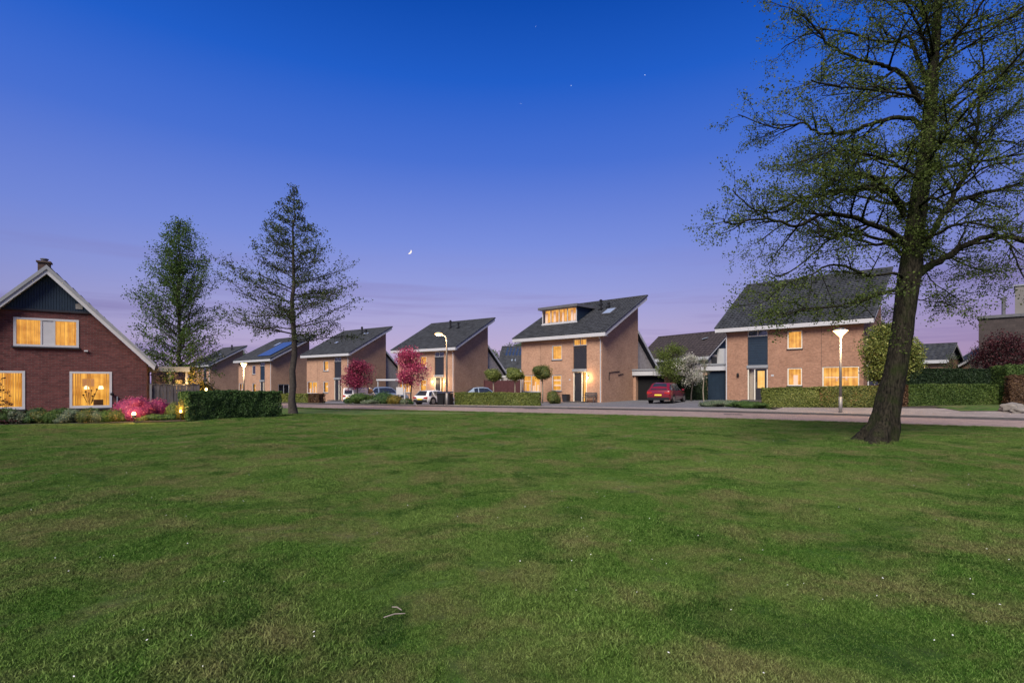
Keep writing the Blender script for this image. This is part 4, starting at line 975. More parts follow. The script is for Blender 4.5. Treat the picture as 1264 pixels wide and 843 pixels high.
bp_ = n.nodes.new('ShaderNodeBump'); bp_.inputs['Strength'].default_value = 1; bp_.inputs['Distance'].default_value = .05; n.links.new(f1.outputs[0], bp_.inputs['Height']); n.links.new(bp_.outputs[0], b.inputs['Normal']); M['bark_big'] = m
T.build(big, M['bark_big'], M['l_tree'], .048)
print('big tree leaves', len(T.lp), 'verts', len(T.mb.v))

# ---- conical tree and birch at left ------------------------------------------
def conical(name, foot, H, R0, label, seed, base, leafm, leaf, lift, droop, nb, dens_, shape, bark, r_tr, cat='tree', lsp=.05, nl=2, flat=.35, tiers=0):
    T = Tree(seed); foot = Vector(foot); path = [foot+Vector((0,0,-.05))]; n = 16
    for i in range(1, n+1): path.append(foot+Vector((T.r.gauss(0,.05), T.r.gauss(0,.05), H*i/n)))
    rad = [r_tr*(1-.93*i/n)*(1.35 if i == 0 else 1) for i in range(n+1)]; T.mb.tube(path, rad, 10, cap=False)
    P = dict(t0=[0,.15,.12,.1], den=[0,dens_,3.6,5], ang=[(0,0),(.45,1.0),(.5,1.1),(.5,1.2)], flat=flat, len=[0,R0*.34,.42,.22], tap=[0,.35,.3,.3], rad=[0,.014,.007,.004], seg=[5,6,4,3,2], wob=.10, trop=[0,lift,lift,.02,.02], rmin=.0035, max=2, leaf=2, nl=nl, sp=lsp)
    for i in range(nb):
        if tiers: i = (i//tiers)*tiers+random.random()*tiers*.35
        f = base+(1-base)*((i+T.r.random())/nb)**.92; p = foot+Vector((0,0,H*f)); a = i*2.4+T.r.uniform(-.4,.4); L = R0*shape((f-base)/(1-base))*T.r.uniform(.58,1.16)
        d = Vector((math.cos(a), math.sin(a), droop(f))).normalized(); q = [p]; m_ = 7
        for k in range(m_): d = (d+T.rv(.07)+Vector((0,0,lift))).normalized(); p = p+d*L/m_; q.append(p)
        P['len'][1] = max(.22, min(R0*.34, L*.42)); T.limb(q, max(.012, .05*(1.05-f)), .006, 1, P)
    if name == 'birch_tree':
        for i in range(7):
            a = i*2.3; p = foot+Vector((0,0,H*(.38+.05*i))); d = Vector((math.cos(a)*.42, math.sin(a)*.42, 1)).normalized(); q = [p]
            for k in range(7): d = (d+T.rv(.05)+Vector((0,0,.02))).normalized(); p = p+d*(H*(.44-.045*i))/7; q.append(p)
            P['len'][1] = .6; T.limb(q, .045, .006, 1, P)
    for i in range(10): T.grow(foot+Vector((0,0,H*(.985-.01*i))), Vector((T.r.uniform(-1,1),T.r.uniform(-1,1),1.2)).normalized(), .35, .006, 2, P)
    root = empty(name, foot, 0, label, cat); finish_tree(T, root); T.build(root, bark, leafm, leaf); print(name, len(T.lp)); return root
fz = at(362, 27.8)
conical('conical_tree', (fz.x, fz.y, lawn_z(fz.x, fz.y)), 11.75, 4.15, 'tall conical tree with layered branches on the lawn beside the dark hedge', 5, .31, M['l_dtree'], .085, .012, lambda f: .05+.45*f, 100, 8, lambda t: (1-t)**.9*(.72+.28*min(1,t*5)), M['bark_b'], .19, nl=4, lsp=.08, flat=.28, tiers=2)
fz = at(222, 30.5)
conical('birch_tree', (fz.x, fz.y, -.1), 10.9, 2.75, 'loose green birch growing behind the wooden fence, lit yellow from below', 9, .08, M['l_birch'], .09, -.012, lambda f: .4+.75*f, 120, 9, lambda t: (math.sin(min(1,t*.84+.18)*math.pi)**.42)*(1.06-.40*t), M['bark_b'], .15, flat=1.0, nl=4, lsp=.11)

# ---- small and mid-size garden trees -----------------------------------------
def small_tree(name, px, depth, z0, ztop, zc0, rad, m, label, leaf=.07, n=2600, seed=1, lobes=7, cat='tree', bark='bark_b', tr=.06, group=None, dens_=1.0, pts=None, wob=.05):
    """slim trunk, forked limbs, and a crown of leaf clumps round the limb ends"""
    r = random.Random(seed); base = at(px, depth, z0); root = empty(name, base, 0, label, cat, group); mb = MB(); lp = []; nr = []
    path = [Vector((0,0,-.1)), Vector((r.gauss(0,wob),0,(zc0-z0)*.5)), Vector((r.gauss(0,wob),0,zc0-z0+.2))]; mb.tube(path, [tr*1.2, tr, tr*.8], 8, cap=False)
    hc = (ztop-zc0); c0 = Vector((0,0,zc0-z0+hc*.5)); top = path[-1]; cl = []
    for i in range(lobes*2):
        a = r.uniform(0, 6.28); zz = r.uniform(-.36, .40); e = math.sqrt(max(0, 1-(zz/.5)**2))
        q = c0+Vector((math.cos(a)*rad*.62*e*r.uniform(.3,1), math.sin(a)*rad*.62*e*r.uniform(.3,1), zz*hc)); cl.append(q)
    cl.append(c0+Vector((0,0,.34*hc))); cl.append(c0)
    for q in cl:
        mid = top.lerp(q, .5)+Vector((r.gauss(0,.06), r.gauss(0,.06), .05)); mb.tube([top, mid, q], [tr*.45, tr*.25, .008], 5, cap=False)
        for k in range(5):
            e = q+Vector((r.gauss(0,1),r.gauss(0,1),r.gauss(0,.8)))*rad*.26; mb.tube([q.lerp(mid,.2*k), e], [.01,.004], 3, cap=False)
        s = rad*.30*r.uniform(.75, 1.25)
        for k in range(int(n/len(cl))):
            d = Vector((r.gauss(0,1),r.gauss(0,1),r.gauss(0,1))).normalized(); lp.append(tuple(q+Vector((d.x, d.y, d.z*.85))*s*r.uniform(.35, 1.25)))
    mb.build('trunk', M[bark], root, True); leaves('crown', lp, leaf, m, root, asp=.75); return root
small_tree('blossom_tree', 507, 45.5, 0, 4.45, 1.2, 1.95, M['l_pink'], 'bright pink blossom tree in front of the house with the leaning street lamp', n=9000, leaf=.10, lobes=12, seed=3)
small_tree('blossom_tree', 441, 51, -.2, 3.75, 1.0, 1.9, M['l_pinkd'], 'darker pink blossom tree behind the white van, left of the brighter one', n=8000, leaf=.11, lobes=12, seed=4)
small_tree('young_tree', 829, 44.5, .1, 4.85, 1.5, 2.15, M['l_small'], 'young light green tree behind the red car', n=9000, leaf=.09, lobes=13, seed=6, tr=.06)
small_tree('white_blossom_tree', 853, 43.0, .1, 3.9, 1.3, 1.55, M['l_white'], 'small tree with white blossom right behind the young green tree', n=5200, leaf=.08, lobes=10, seed=8, tr=.05)
small_tree('slim_tree', 869, 38.0, .05, 3.6, 2.1, .9, M['l_grey'], 'slim young tree with a pale straight stem by the driveway', n=420, leaf=.07, lobes=5, seed=12, tr=.04, bark='bark_l')
small_tree('leafy_tree', 1098, 31.5, .2, 5.1, 1.5, 2.15, M['l_hedge'], 'round leafy yellow-green tree half hidden behind the big trunk', n=30000, leaf=.11, lobes=17, seed=14, tr=.09)
small_tree('tall_sparse_tree', 1092, 46, .3, 8.4, 3.8, 2.2, M['l_dtree'], 'thin grey-green treetop rising behind the right end of the right-hand house', n=3200, leaf=.10, lobes=10, seed=15)
small_tree('dark_red_tree', 1236, 41, .3, 5.3, 1.8, 2.6, M['l_red'], 'dark red leafed tree in front of the large building', n=9000, leaf=.12, lobes=13, seed=16, tr=.08)
small_tree('bare_shrub_tree', 1172, 47, .3, 4.1, 2.3, 1.2, M['l_dtree'], 'thin twiggy tree above the dark hedge beside the far gable', n=500, leaf=.09, lobes=6, seed=18)
small_tree('bare_shrub_tree', 1202, 45, .3, 5.0, 2.3, 1.1, M['l_grey'], 'thin twiggy sapling left of the dark red tree', n=260, leaf=.08, lobes=6, seed=19)
# ball-clipped trees
for (px, d, zc, r, lb, sd) in ((609, 48, 2.32, .80, 'ball-clipped tree nearest the silver-blue car, leftmost of three', 1), (635.5, 48.5, 2.38, .84, 'ball-clipped tree close to the left corner of the dormer house, middle of three', 2), (669.5, 45.2, 2.50, .93, 'ball-clipped tree against the lit window of the dormer house', 3)):
    b = at(px, d, 0); root = empty('ball_tree', b, 0, lb, 'tree', 'ball-clipped trees'); MB().tube([Vector((0,0,-.1)),Vector((.02,0,.8)),Vector((0,0,zc-.3))], [.07,.06,.05], 8).build('trunk', M['bark_l'], root, True)
    random.seed(sd); bush('crown', (0,0,zc), (r, r, r*.82), M['l_hedge'] if px < 660 else M['l_mixed'], None, n=2600, size=.09, parent=root, lobes=5)
# distant tree tops behind the roofs
for (px, d, zt, r, sd) in ((638, 105, 9.6, 3.2, 1), (628, 110, 8.0, 3.5, 2), (808, 90, 7.6, 2.8, 3), (797, 95, 6.8, 3, 4), (298, 120, 9.5, 3, 5), (1181, 90, 5.6, 2.5, 6), (606, 100, 7.8, 3, 7)):
    small_tree('distant_tree', px, d, -.5, zt, zt-4.5, r, M['l_green'], {1:'rounded distant treetop in the gap left of the dormer house',2:'lower distant treetop left of the one in the gap beside the dormer house',3:'distant treetop above the roof gap right of the dormer house',4:'lower distant treetop hugging the right end of the dormer house',5:'distant treetop behind the solar panel house',6:'distant treetop between the far gable and the large building',7:'distant treetop just right of the high wall behind the leaning street lamp'}[sd], n=2200, leaf=.22, lobes=8, seed=40+sd)

# ---- hedges -------------------------------------------------------------------
hedge('hedge', [(-13.1,21.7),(-10.55,24.6)], 1.3, 1.22, M['l_dark'], 'dark green clipped hedge between the wooden fence and the conical tree', n_per=1500, size=.062, zf=lambda x, y: lawn_z(x, y)-.02, rough=.05)
hedge('hedge', [at(345,43.0).to_tuple(), at(380,42.4).to_tuple()], .8, .78, M['l_hedge'], 'low yellow-green hedge just right of the conical tree trunk', n_per=700, size=.085)
hedge('hedge', [at(380.5,42.4).to_tuple(), at(393.5,42.1).to_tuple()], .8, .80, M['l_brown'], 'short reddish-brown hedge end next to the low yellow-green hedge', n_per=700, size=.085)
hedge('hedge', [(-4.25,39.6),(2.05,38.9)], .9, .98, M['l_hedge'], 'long low clipped hedge in front of the ball-clipped trees', n_per=800, size=.085)
hedge('hedge', [(15.4,33.0),(18.2,31.7)], 1.1, 1.22, M['l_hedge'], 'yellow-green hedge section left of the bright street lamp', n_per=900, size=.075, group=None)
hedge('hedge', [(18.22,31.7),(20.9,30.45)], 1.1, 1.24, M['l_mixed'], 'green and copper hedge section behind the bright street lamp', n_per=900, size=.075)
hedge('hedge', [(20.92,30.45),(22.6,30.5)], 1.1, 1.26, M['l_brown'], 'copper-brown hedge section right beside the big trunk', n_per=900, size=.075)
hedge('hedge', [(22.62,30.5),(29.3,32.2)], 1.1, 1.25, M['l_front'], 'dark green hedge section running right from the big trunk', n_per=900, size=.075)
hedge('hedge', [(26.2,36.5),(35.5,38.8)], 1.4, 2.35, M['l_vdark'], 'tall dark hedge behind the long low hedge at right', n_per=550, size=.10)
hedge('hedge', [(29.5,31.9),(37.5,30.2)], 1.6, 2.35, M['l_green'], 'tall pale-topped hedge at the right edge of the view', n_per=650, size=.09, rough=.10)
hedge('hedge', [(29.0,31.2),(33,29.9)], .7, 1.75, M['l_brown'], 'brown twiggy hedge in front of the tall pale-topped hedge', n_per=650, size=.08, rough=.10)
hedge('hedge', [(12.6,46.2),(16.2,44.4)], 1.2, 2.1, M['l_vdark'], 'dark hedge between the red car and the blue garage door', n_per=500, size=.10)
# low stone edging in front of the right-hand hedge
mb = MB(); pp = [(20.9,29.7),(22.6,29.75),(29.3,31.4),(31.5,31.2)]
for a, b in zip(pp, pp[1:]): mb.prism([(a[0],a[1],-.1),(b[0],b[1],-.1),(b[0]+.02,b[1]+.28,-.1),(a[0]+.02,a[1]+.28,-.1)], (0,0,.36))
tag(mb.build('garden_edging', M['kerb']), 'low dark stone edging along the foot of the right-hand hedge', 'garden wall')

# ---- bushes and beds -------------------------------------------------------------
def b_at(px, depth, w, h, m, label, n=900, size=.06, lobes=3, cat='bush', name='bush', z0=None, zf=None, group=None, dy=None, core=True):
    p = at(px, depth); z = (zf or gz)(p.x, p.y) if z0 is None else z0
    return bush(name, (p.x, p.y, z+h*.42), (w/2, (dy or w)/2, h*.58), M[m], label, cat, n, size, group, lobes, core=core)
lz = lambda x, y: lawn_z(x, y)
b_at(168, 22.6, 1.75, 1.12, 'l_azalea', 'large pink azalea bush with a lit lamp at its foot', 5500, .055, 6, zf=lz, name='azalea_bush')
b_at(195, 23.4, 1.05, 1.0, 'l_azalea', 'smaller pink azalea bush against the wooden fence', 3000, .055, 4, zf=lz, name='azalea_bush')
b_at(215, 22.9, .75, .80, 'l_hedge', 'yellow-green rounded bush between the pink azaleas and the dark hedge', 1500, .055, 3, zf=lz)
b_at(227, 22.3, .7, .95, 'l_yel', 'golden leafed bush against the left end of the dark hedge', 1300, .055, 3, zf=lz)
names = {'l_dark':'dark green', 'l_green':'green', 'l_grey':'silvery green', 'l_mixed':'coppery green'}
kinds = [('l_green',6),('l_grey',22),('l_dark',36),('l_mixed',52),('l_green',66),('l_grey',80),('l_grey',93),('l_mixed',106),('l_grey',118),('l_green',130),('l_mixed',143),('l_mixed',178),('l_dark',198),('l_dark',212),('l_dark',-8)]
lbl = ['low green bush under the left lit window, nearest the edge of the view','silvery bush under the right end of the left lit window','dark low bush below the brick wall just right of the left lit window','coppery low bush midway between the two lit ground-floor windows','green low bush left of the right-hand ground-floor window of the bungalow','silvery bush just left of the right-hand ground-floor window','silvery bush under the left half of the right-hand ground-floor window','coppery bush with pale flowers under the middle of the right-hand ground-floor window','silvery bush under the right end of the right-hand ground-floor window','green bush right of the downpipe, left of the azalea','coppery bush at the left foot of the large azalea','low coppery ground plant in front of the large azalea, right of the lamp','dark low bush in front of the smaller azalea','dark low bush between the azaleas and the clipped hedge','low dark bush at the very left edge of the view']
for (m_, px), lb in zip(kinds, lbl):
    d = 20.2+(px/200)*1.9+random.uniform(-.1,.25); random.seed(px+50)
    b_at(px, d, random.uniform(.62,.85), random.uniform(.40,.62) if px < 150 else .32, m_, lb, 1500, .05, 4, zf=lz, group='low bushes in the bed before the bungalow')
for (px, lb) in ((12,'far left back-row shrub under the left lit window'),(45,'back-row shrub against the brick left of centre'),(75,'back-row shrub against the brick between the ground-floor windows'),(112,'back-row shrub below the sill of the right-hand ground-floor window'),(148,'back-row shrub between the downpipe and the large azalea')):
    b_at(px, 21.2+(px/200)*2.0, .9, .62, 'l_dark', lb, 1300, .055, 4, zf=lz, group='shrubs along the bungalow wall')
# dark little conifer at the left edge in front of the lit window
T = Tree(3); p = at(-14, 19.9); ft_ = Vector((p.x, p.y, 0)); T.mb.tube([ft_, ft_+Vector((0,0,2.6))], [.04,.01], 6, cap=False)
PC = dict(t0=[0,.2,.1], den=[0,9,4], ang=[(0,0),(.5,1.0),(.5,1)], flat=.4, len=[0,.22,.1], tap=[0,.3,.3], rad=[0,.008,.004], seg=[4,4,3], wob=.08, trop=[0,-.02,0], rmin=.003, max=2, leaf=2, nl=4, sp=.03)
for i in range(34):
    z = .3+2.1*i/34; a = i*2.4; d = Vector((math.cos(a), math.sin(a), -.12)).normalized(); L = .85*(1.1-z/2.7); q = [ft_+Vector((0,0,z))]
    for k in range(4): q.append(q[-1]+d*L/4+T.rv(.015))
    T.limb(q, .014, .005, 1, PC)
r_ = empty('maple_shrub', ft_, 0, 'dark red layered shrub in front of the lit window at the left edge', 'shrub'); finish_tree(T, r_); T.build(r_, M['bark_b'], M['l_red'], .06)
# shrubs on the island between the driveways
for (px, d, w, h, m_, lb, n) in ((446,41.5,2.3,.95,'l_green','broad rounded green bush between the white van and the pink tree',2600),(470,41,1.5,.62,'l_dark','low dark bush right of the broad rounded one',1500),(457,40.3,1.6,.42,'l_grey','lowest silvery ground bush in front of the broad rounded one',900),(478,42.5,1.5,.95,'l_dark','taller dark bush under the bright pink tree',1500),
   (487,40.3,1.25,.82,'l_yel','golden bush under the bright pink tree',1700),(498,40.2,.9,.5,'l_grey','small pale green bush between the golden bush and the white car',800),(430,41.5,.8,.55,'l_dark','small dark bush behind the rear of the white van',700),(473,45.5,2.0,1.3,'l_dark','dark bush in front of the silver car under the pink trees',1500),(502,42.5,1.1,.6,'l_dark','dark low bush beneath the white sign post',800)):
    random.seed(px); b_at(px, d, w, h, m_, lb, n, .085, 4)
random.seed(9)
b_at(683, 43.6, 1.15, 1.15, 'l_mixed', 'loose dark green shrub right of the long low hedge, before the dormer house', 1700, .085, 5)
b_at(278, 40, 1.6, 1.45, 'l_green', 'rounded green bush rising behind the dark clipped hedge', 1800, .09, 4, z0=-.3)
b_at(266, 39, 1.3, 1.3, 'l_green', 'smaller rounded green bush left of the one behind the dark clipped hedge', 1300, .09, 3, z0=-.3)
b_at(247, 31.0, 2.3, 1.9, 'l_yel', 'golden shrub glowing in lamp light behind the fence', 3000, .08, 5, z0=0)
b_at(237, 29.9, 1.3, 2.75, 'l_yel', 'tall golden shrub lit from below behind the fence', 3500, .09, 5, z0=0, core=False)
b_at(386, 62, 1.2, .9, 'l_dark', 'small dark bush at the foot of the brick house left of the van', 500, .10, 2, z0=-.45)
for (px, d, w, h, m_, lb) in ((878,34.8,1.9,.50,'l_grey','pale green spreading ground plant nearest the driveway'),(897,34.6,2.0,.55,'l_grey','pale green spreading plant before the right-hand house corner'),(928,32.9,2.2,.50,'l_green','green spreading plant at the left foot of the long hedge'),(912,34,1.5,.42,'l_green','small spreading plant between the two larger ones by the front door')):
    random.seed(px); b_at(px, d, w, h, m_, lb, 2400, .06, 6, z0=.02)

# ================================================================ objects
# wooden fence
f0 = Vector((-16.95,25.02)); f1 = Vector((-15.25,26.15)); fn = empty('wooden_fence', (f0.x, f0.y, 0), math.atan2(f1.y-f0.y, f1.x-f0.x), 'grey upright-board wooden fence joining the bungalow to the dark hedge', 'fence')
Lf = (f1-f0).length; nb_ = 15
for kx_ in range(nb_):
    pass
mb = MB()
for i in range(nb_): x0 = Lf*i/nb_; mb.box((x0+.006,-.0+(i%2)*.02,-.1),(x0+Lf/nb_-.006,.02+(i%2)*.02,1.52+random.uniform(-.01,.01)))
mb.build('boards', M['wood'], fn); MB().box((0,.045,.4),(Lf,.085,.5)).box((0,.045,1.2),(Lf,.085,1.3)).build('rail', M['wood'], fn); MB().box((-.02,-.02,1.535),(Lf+.02,.07,1.57)).build('cap_rail', M['wood'], fn)
MB().box((0.02,-.07,-.1),(.10,-.002,1.53)).build('post', M['steel'], fn)
# red-brown fence between the leaning-lamp house and the dormer house
a = at(598, 60, -.1); b = at(642, 56, -.1); fn = empty('wooden_fence', a, math.atan2(b.y-a.y, b.x-a.x), 'dark reddish panel fence behind the ball-clipped trees', 'fence'); Lf = (b-a).length; mb = MB()
for i in range(24): mb.box((Lf*i/24+.01,0,-.3),(Lf*(i+1)/24-.01,.03,2.0))
mb.build('boards', M['wood_red'], fn)
for i in range(4): MB().box((Lf*i/3-.05,-.06,-.3),(Lf*i/3+.05,-.002,2.08)).build('post', M['wood_red'], fn)

# street lamps
def lamp_post(px, depth, z0, H, label, tilt=False, arm=0, e=260, r=.07, hs=.85):
    b = at(px, depth, z0); g = empty('street_lamp', b, 0, label, 'street lamp', 'street lamps along the road')
    MB().tube([(0,0,-.1),(0,0,.9)], r*1.25, 12).build('base_sleeve', M['steel'], g, True)
    if not arm:
        MB().tube([(0,0,.9),(0,0,H-.25)], [r,r*.7], 12).build('pole', M['steel'], g, True)
        MB().lathe((0,0,H-.42), [(.05,0),(.09,.03),(.30*hs,.22),(.40*hs,.30)], 20).build('diffuser', M['bulb_s'], g, True)
        MB().lathe((0,0,H-.12), [(.42*hs,0),(.40*hs,.04),(.22*hs,.11),(.05,.14)], 20).build('lamp_cap', M['steel'], g, True)
        MB().lathe((0,0,H-.50), [(.06,0),(.08,.09)], 12).build('collar', M['grey'], g, True)
        point_light('street_lamp_light', (0,-.5,H-.66), e, (1,.64,.30), .15, g)
    else:
        point_light('street_lamp_light', (arm,-.15,H-.24), e*.8, (1,.64,.30), .15, g)
        MB().tube([(0,0,.9),(0,0,H-.35),(-.04,0,H-.12),(-.22,0,H),(arm*.75,0,H+.07)], [r,r*.75,r*.6,r*.5,r*.5], 10).build('pole', M['steel'], g, True)
        c = (arm,0,H+.12); MB().lathe(c, [(.10,0),(.26,.02),(.22,.10),(.08,.15)], 16).build('lamp_head', M['steel'], g, True)
        MB().lathe((arm,0,H-.02), [(.04,0),(.20,.05),(.27,.135)], 16).build('diffuser', M['bulb_s'], g, True)
    return g
lamp_post(1037.5, 27.9, .0, 4.45, 'lit street lamp with a cone-shaped head in front of the right-hand house', e=330)
lamp_post(551.5, 38.2, .0, 5.0, 'lit street lamp with a bent-over head, left of the long low hedge', arm=-.58, e=400)
lamp_post(301, 41, -.1, 3.32, 'small lit street lamp beyond the dark clipped hedge, left of the conical tree', hs=.55)

# garden lamp by the azalea
b = at(165.5, 20.9); zz = lz(b.x, b.y); g = empty('garden_lamp', (b.x, b.y, zz), 0, 'bright garden spotlight glowing at the foot of the pink azalea', 'garden lamp')
MB().tube([(0,0,-.05),(0,0,.22)], .02, 8).build('spike', M['black'], g); MB().lathe((0,0,.20), [(.05,0),(.07,.02),(.06,.13)], 12).build('lamp_body', M['black'], g)
MB().lathe((0,-.01,.30), [(.035,0),(.065,.04),(.055,.10),(.02,.13)], 12).build('lens', M['bulb'], g); point_light('garden_lamp_light', (.0,-.22,.62), 130, (1,.60,.22), .05, g)
b = at(223, 22.0); g = empty('garden_lamp', (b.x, b.y, lz(b.x,b.y)), 0, 'small garden lamp at the left end of the dark clipped hedge', 'garden lamp')
MB().tube([(0,0,-.05),(0,0,.36)], .02, 8).build('spike', M['black'], g); MB().lathe((0,0,.36), [(.03,0),(.04,.03),(.035,.08),(.015,.10)], 12).build('lens', M['bulb'], g); point_light('garden_lamp_light', (0,-.05,.56), 7, (1,.60,.22), .04, g)
for (px, d, z, e, lb) in ((254.5,29.3,1.3,30,'glowing lantern behind the fence to the right of the birch trunk'),(237,29.1,1.25,80,'glowing lantern in front of the tall golden shrub behind the fence')):
    b = at(px, d); g = empty('garden_lantern', (b.x, b.y, 0), 0, lb, 'lantern'); MB().tube([(0,0,-.3),(0,0,z-.1)], .03, 8).build('post', M['black'], g)
    MB().lathe((0,0,z-.1), [(.03,0),(.05,.03),(.05,.10),(.02,.14)], 10).build('lamp_shade', M['bulb'], g); point_light('garden_lantern_light', (0,-.15,z+.35), e, (1,.62,.25), .06, g)

# cars --------------------------------------------------------------------------
def car(name, label, cat, loc, head, L, Wd, Ht, paint, kind='hatch', belt=.62, lamps_on=False, name_wheel='wheel'):
    """heading: degrees clockwise from straight away from the camera; local +y is the front; origin under the rear bumper's middle"""
    g = empty(name, loc, -R(head), label, cat)
    hb = Ht*belt; w = Wd/2
    if kind == 'suv': S = [(0,.42,hb*.86,w*.86,hb*.90,w*.80),(.02,.30,hb*.98,w*.95,hb*1.02,w*.80),(.045,.27,hb,w*.97,Ht*.74,w*.76),(.13,.25,hb,w,Ht*.95,w*.70),(.20,.25,hb,w,Ht*.985,w*.70),(.40,.25,hb*.99,w,Ht,w*.71),(.56,.25,hb*.97,w,Ht*.96,w*.70),(.72,.25,hb*.94,w,hb*.98,w*.76),(.88,.25,hb*.88,w*.98,hb*.92,w*.76),(.97,.30,hb*.72,w*.90,hb*.76,w*.72),(1,.38,hb*.56,w*.80,hb*.6,w*.66)]
    elif kind == 'van': S = [(0,.32,hb*.95,w*.93,Ht*.93,w*.86),(.012,.28,hb,w*.98,Ht*.985,w*.88),(.1,.26,hb,w,Ht,w*.90),(.3,.26,hb,w,Ht,w*.90),(.5,.26,hb,w,Ht,w*.90),(.68,.26,hb*.98,w,Ht*.97,w*.88),(.80,.26,hb*.94,w*.99,hb*1.04,w*.84),(.95,.3,hb*.84,w*.94,hb*.88,w*.80),(1,.36,hb*.6,w*.86,hb*.64,w*.74)]
    elif kind == 'sedan': S = [(0,.38,hb*.82,w*.84,hb*.88,w*.76),(.02,.28,hb*.95,w*.94,hb*.99,w*.80),(.13,.25,hb,w*.98,hb*1.03,w*.80),(.27,.25,hb,w,Ht*.95,w*.66),(.36,.25,hb,w,Ht*.99,w*.66),(.48,.25,hb*.99,w,Ht,w*.67),(.58,.25,hb*.97,w,Ht*.96,w*.66),(.73,.25,hb*.94,w,hb*.98,w*.76),(.88,.25,hb*.86,w*.98,hb*.90,w*.76),(.97,.30,hb*.72,w*.88,hb*.76,w*.72),(1,.38,hb*.56,w*.8,hb*.6,w*.66)]
    else: S = [(0,.42,hb*.84,w*.86,hb*.88,w*.80),(.02,.30,hb*.97,w*.95,hb*1.02,w*.80),(.05,.26,hb,w*.98,Ht*.72,w*.75),(.12,.25,hb,w,Ht*.95,w*.69),(.22,.25,hb,w,Ht*.99,w*.68),(.40,.25,hb*.99,w,Ht,w*.69),(.55,.25,hb*.97,w,Ht*.96,w*.68),(.74,.25,hb*.93,w,hb*.97,w*.76),(.88,.25,hb*.86,w*.97,hb*.90,w*.76),(.97,.30,hb*.72,w*.88,hb*.76,w*.72),(1,.38,hb*.56,w*.8,hb*.6,w*.66)]
    def ring(s):
        y, zl, zb, wb, zr, wr = s; y *= L; cab = zr > zb*1.12
        return [Vector((wb*.90,y,zl)), Vector((wb,y,zl+.14)), Vector((wb*1.0,y,zb*.72)), Vector((wb*.97,y,zb)), Vector((wr+(.02 if cab else .0),y,zr-(.05 if cab else .015))), Vector((wr*.86,y,zr)), Vector((0,y,zr+.012))]
    RG = [ring(s) for s in S]; mb = MB(); rows = []
    for r in RG:
        full = r+[Vector((-p.x,p.y,p.z)) for p in r[-2::-1]]; rows.append([mb.vert(p) for p in full])
    nr = len(rows[0])
    for a_, b_ in zip(rows, rows[1:]):
        for j in range(nr-1): mb.f.append([a_[j], a_[j+1], b_[j+1], b_[j]])
        mb.f.append([a_[nr-1], a_[0], b_[0], b_[nr-1]])
    mb.f.append(rows[0][::-1]); mb.f.append(rows[-1])
    body = mb.build('body', paint, g, True)
    ed = body.modifiers.new('edge', 'EDGE_SPLIT'); ed.split_angle = R(38)
    cabs = [i for i, s in enumerate(S) if s[4] > s[2]*1.12]; i0, i1 = cabs[0], cabs[-1]
    # side glass
    def panel(q, shrink=.07, off=.012):
        c = sum(q, Vector())/len(q); nrm = (q[1]-q[0]).cross(q[2]-q[1]).normalized(); cc = Vector((0, L*.45, Ht*.4))
        if nrm.dot(c-cc) < 0: nrm = -nrm
        return [p+(c-p)*shrink+nrm*off for p in q]
    gm = M['car_glass']
    st, en = (i0, i1) if kind != 'van' else (i1-1, i1)
    for sx in (1, -1):
        for a_, b_ in ((st, st+(en-st)//2), (st+(en-st)//2, en)):
            if a_ == b_: continue
            lowp = [RG[i][3] for i in range(a_, b_+1)]; upp = [RG[i][4] for i in range(a_, b_+1)]
            if b_ == i1 and i1+1 < len(RG): lowp.append(RG[i1][3].lerp(RG[i1+1][3], .75)); upp.append(RG[i1][4].lerp(RG[i1+1][4], .55))
            q = [Vector((p.x*sx, p.y, p.z)) for p in lowp+upp[::-1]]; c = sum(q, Vector())/len(q)
            q = [p+(c-p)*.10+Vector((sx*.022,0,0)) for p in q]; MB().prism(q, (sx*.004,0,0)).build('side_window', gm, g)
    a_, b_ = RG[i0-1] if i0 > 0 else RG[0], RG[i0+ (1 if kind in('suv','hatch') else 0)]
    if kind == 'van': q = [Vector((w*.70,-.02,hb*1.02)), Vector((w*.66,-.012,Ht*.86)), Vector((-w*.66,-.012,Ht*.86)), Vector((-w*.70,-.02,hb*1.02))]; MB().prism(q, (0,.01,0)).build('rear_window', gm, g)
    else:
        lo, hi = a_[4], b_[5]; q = [Vector((lo.x*.93,lo.y,lo.z)), Vector((hi.x*.93,hi.y,hi.z)), Vector((-hi.x*.93,hi.y,hi.z)), Vector((-lo.x*.93,lo.y,lo.z))]
        MB().prism(panel(q, .10, .03), (0,-.006,.004)).build('rear_window', gm, g)
    lo, hi = RG[i1+1][4], RG[i1][5]; q = [Vector((lo.x*.95,lo.y,lo.z)), Vector((hi.x*.93,hi.y,hi.z)), Vector((-hi.x*.93,hi.y,hi.z)), Vector((-lo.x*.95,lo.y,lo.z))]
    MB().prism(panel(q, .08, .03), (0,.006,.004)).build('windscreen', gm, g)
    # lamps, bumper, plate
    for sx in (1,-1):
        MB().prism([Vector((sx*w*.92,-.015,hb*.72)), Vector((sx*w*.92,-.015,hb*.93)), Vector((sx*w*.50,-.045,hb*.88)), Vector((sx*w*.50,-.045,hb*.76))], (0,.08,0)).build('tail_lamp', M['tail'], g)
        MB().prism([Vector((sx*w*.80,L+.005,hb*.50)), Vector((sx*w*.88,L-.10,hb*.66)), Vector((sx*w*.5,L+.005,hb*.60)), Vector((sx*w*.45,L+.012,hb*.52))], (0,-.05,0)).build('headlight', M['steel'], g)
        MB().box((sx*w*1.0,L*.66,hb*.98),(sx*(w+.17),L*.66+.10,hb*1.12)).build('wing_mirror', paint, g)
    MB().box((-w*.86,-.05,.26),(w*.86,.10,.46)).build('bumper', M['black'], g)
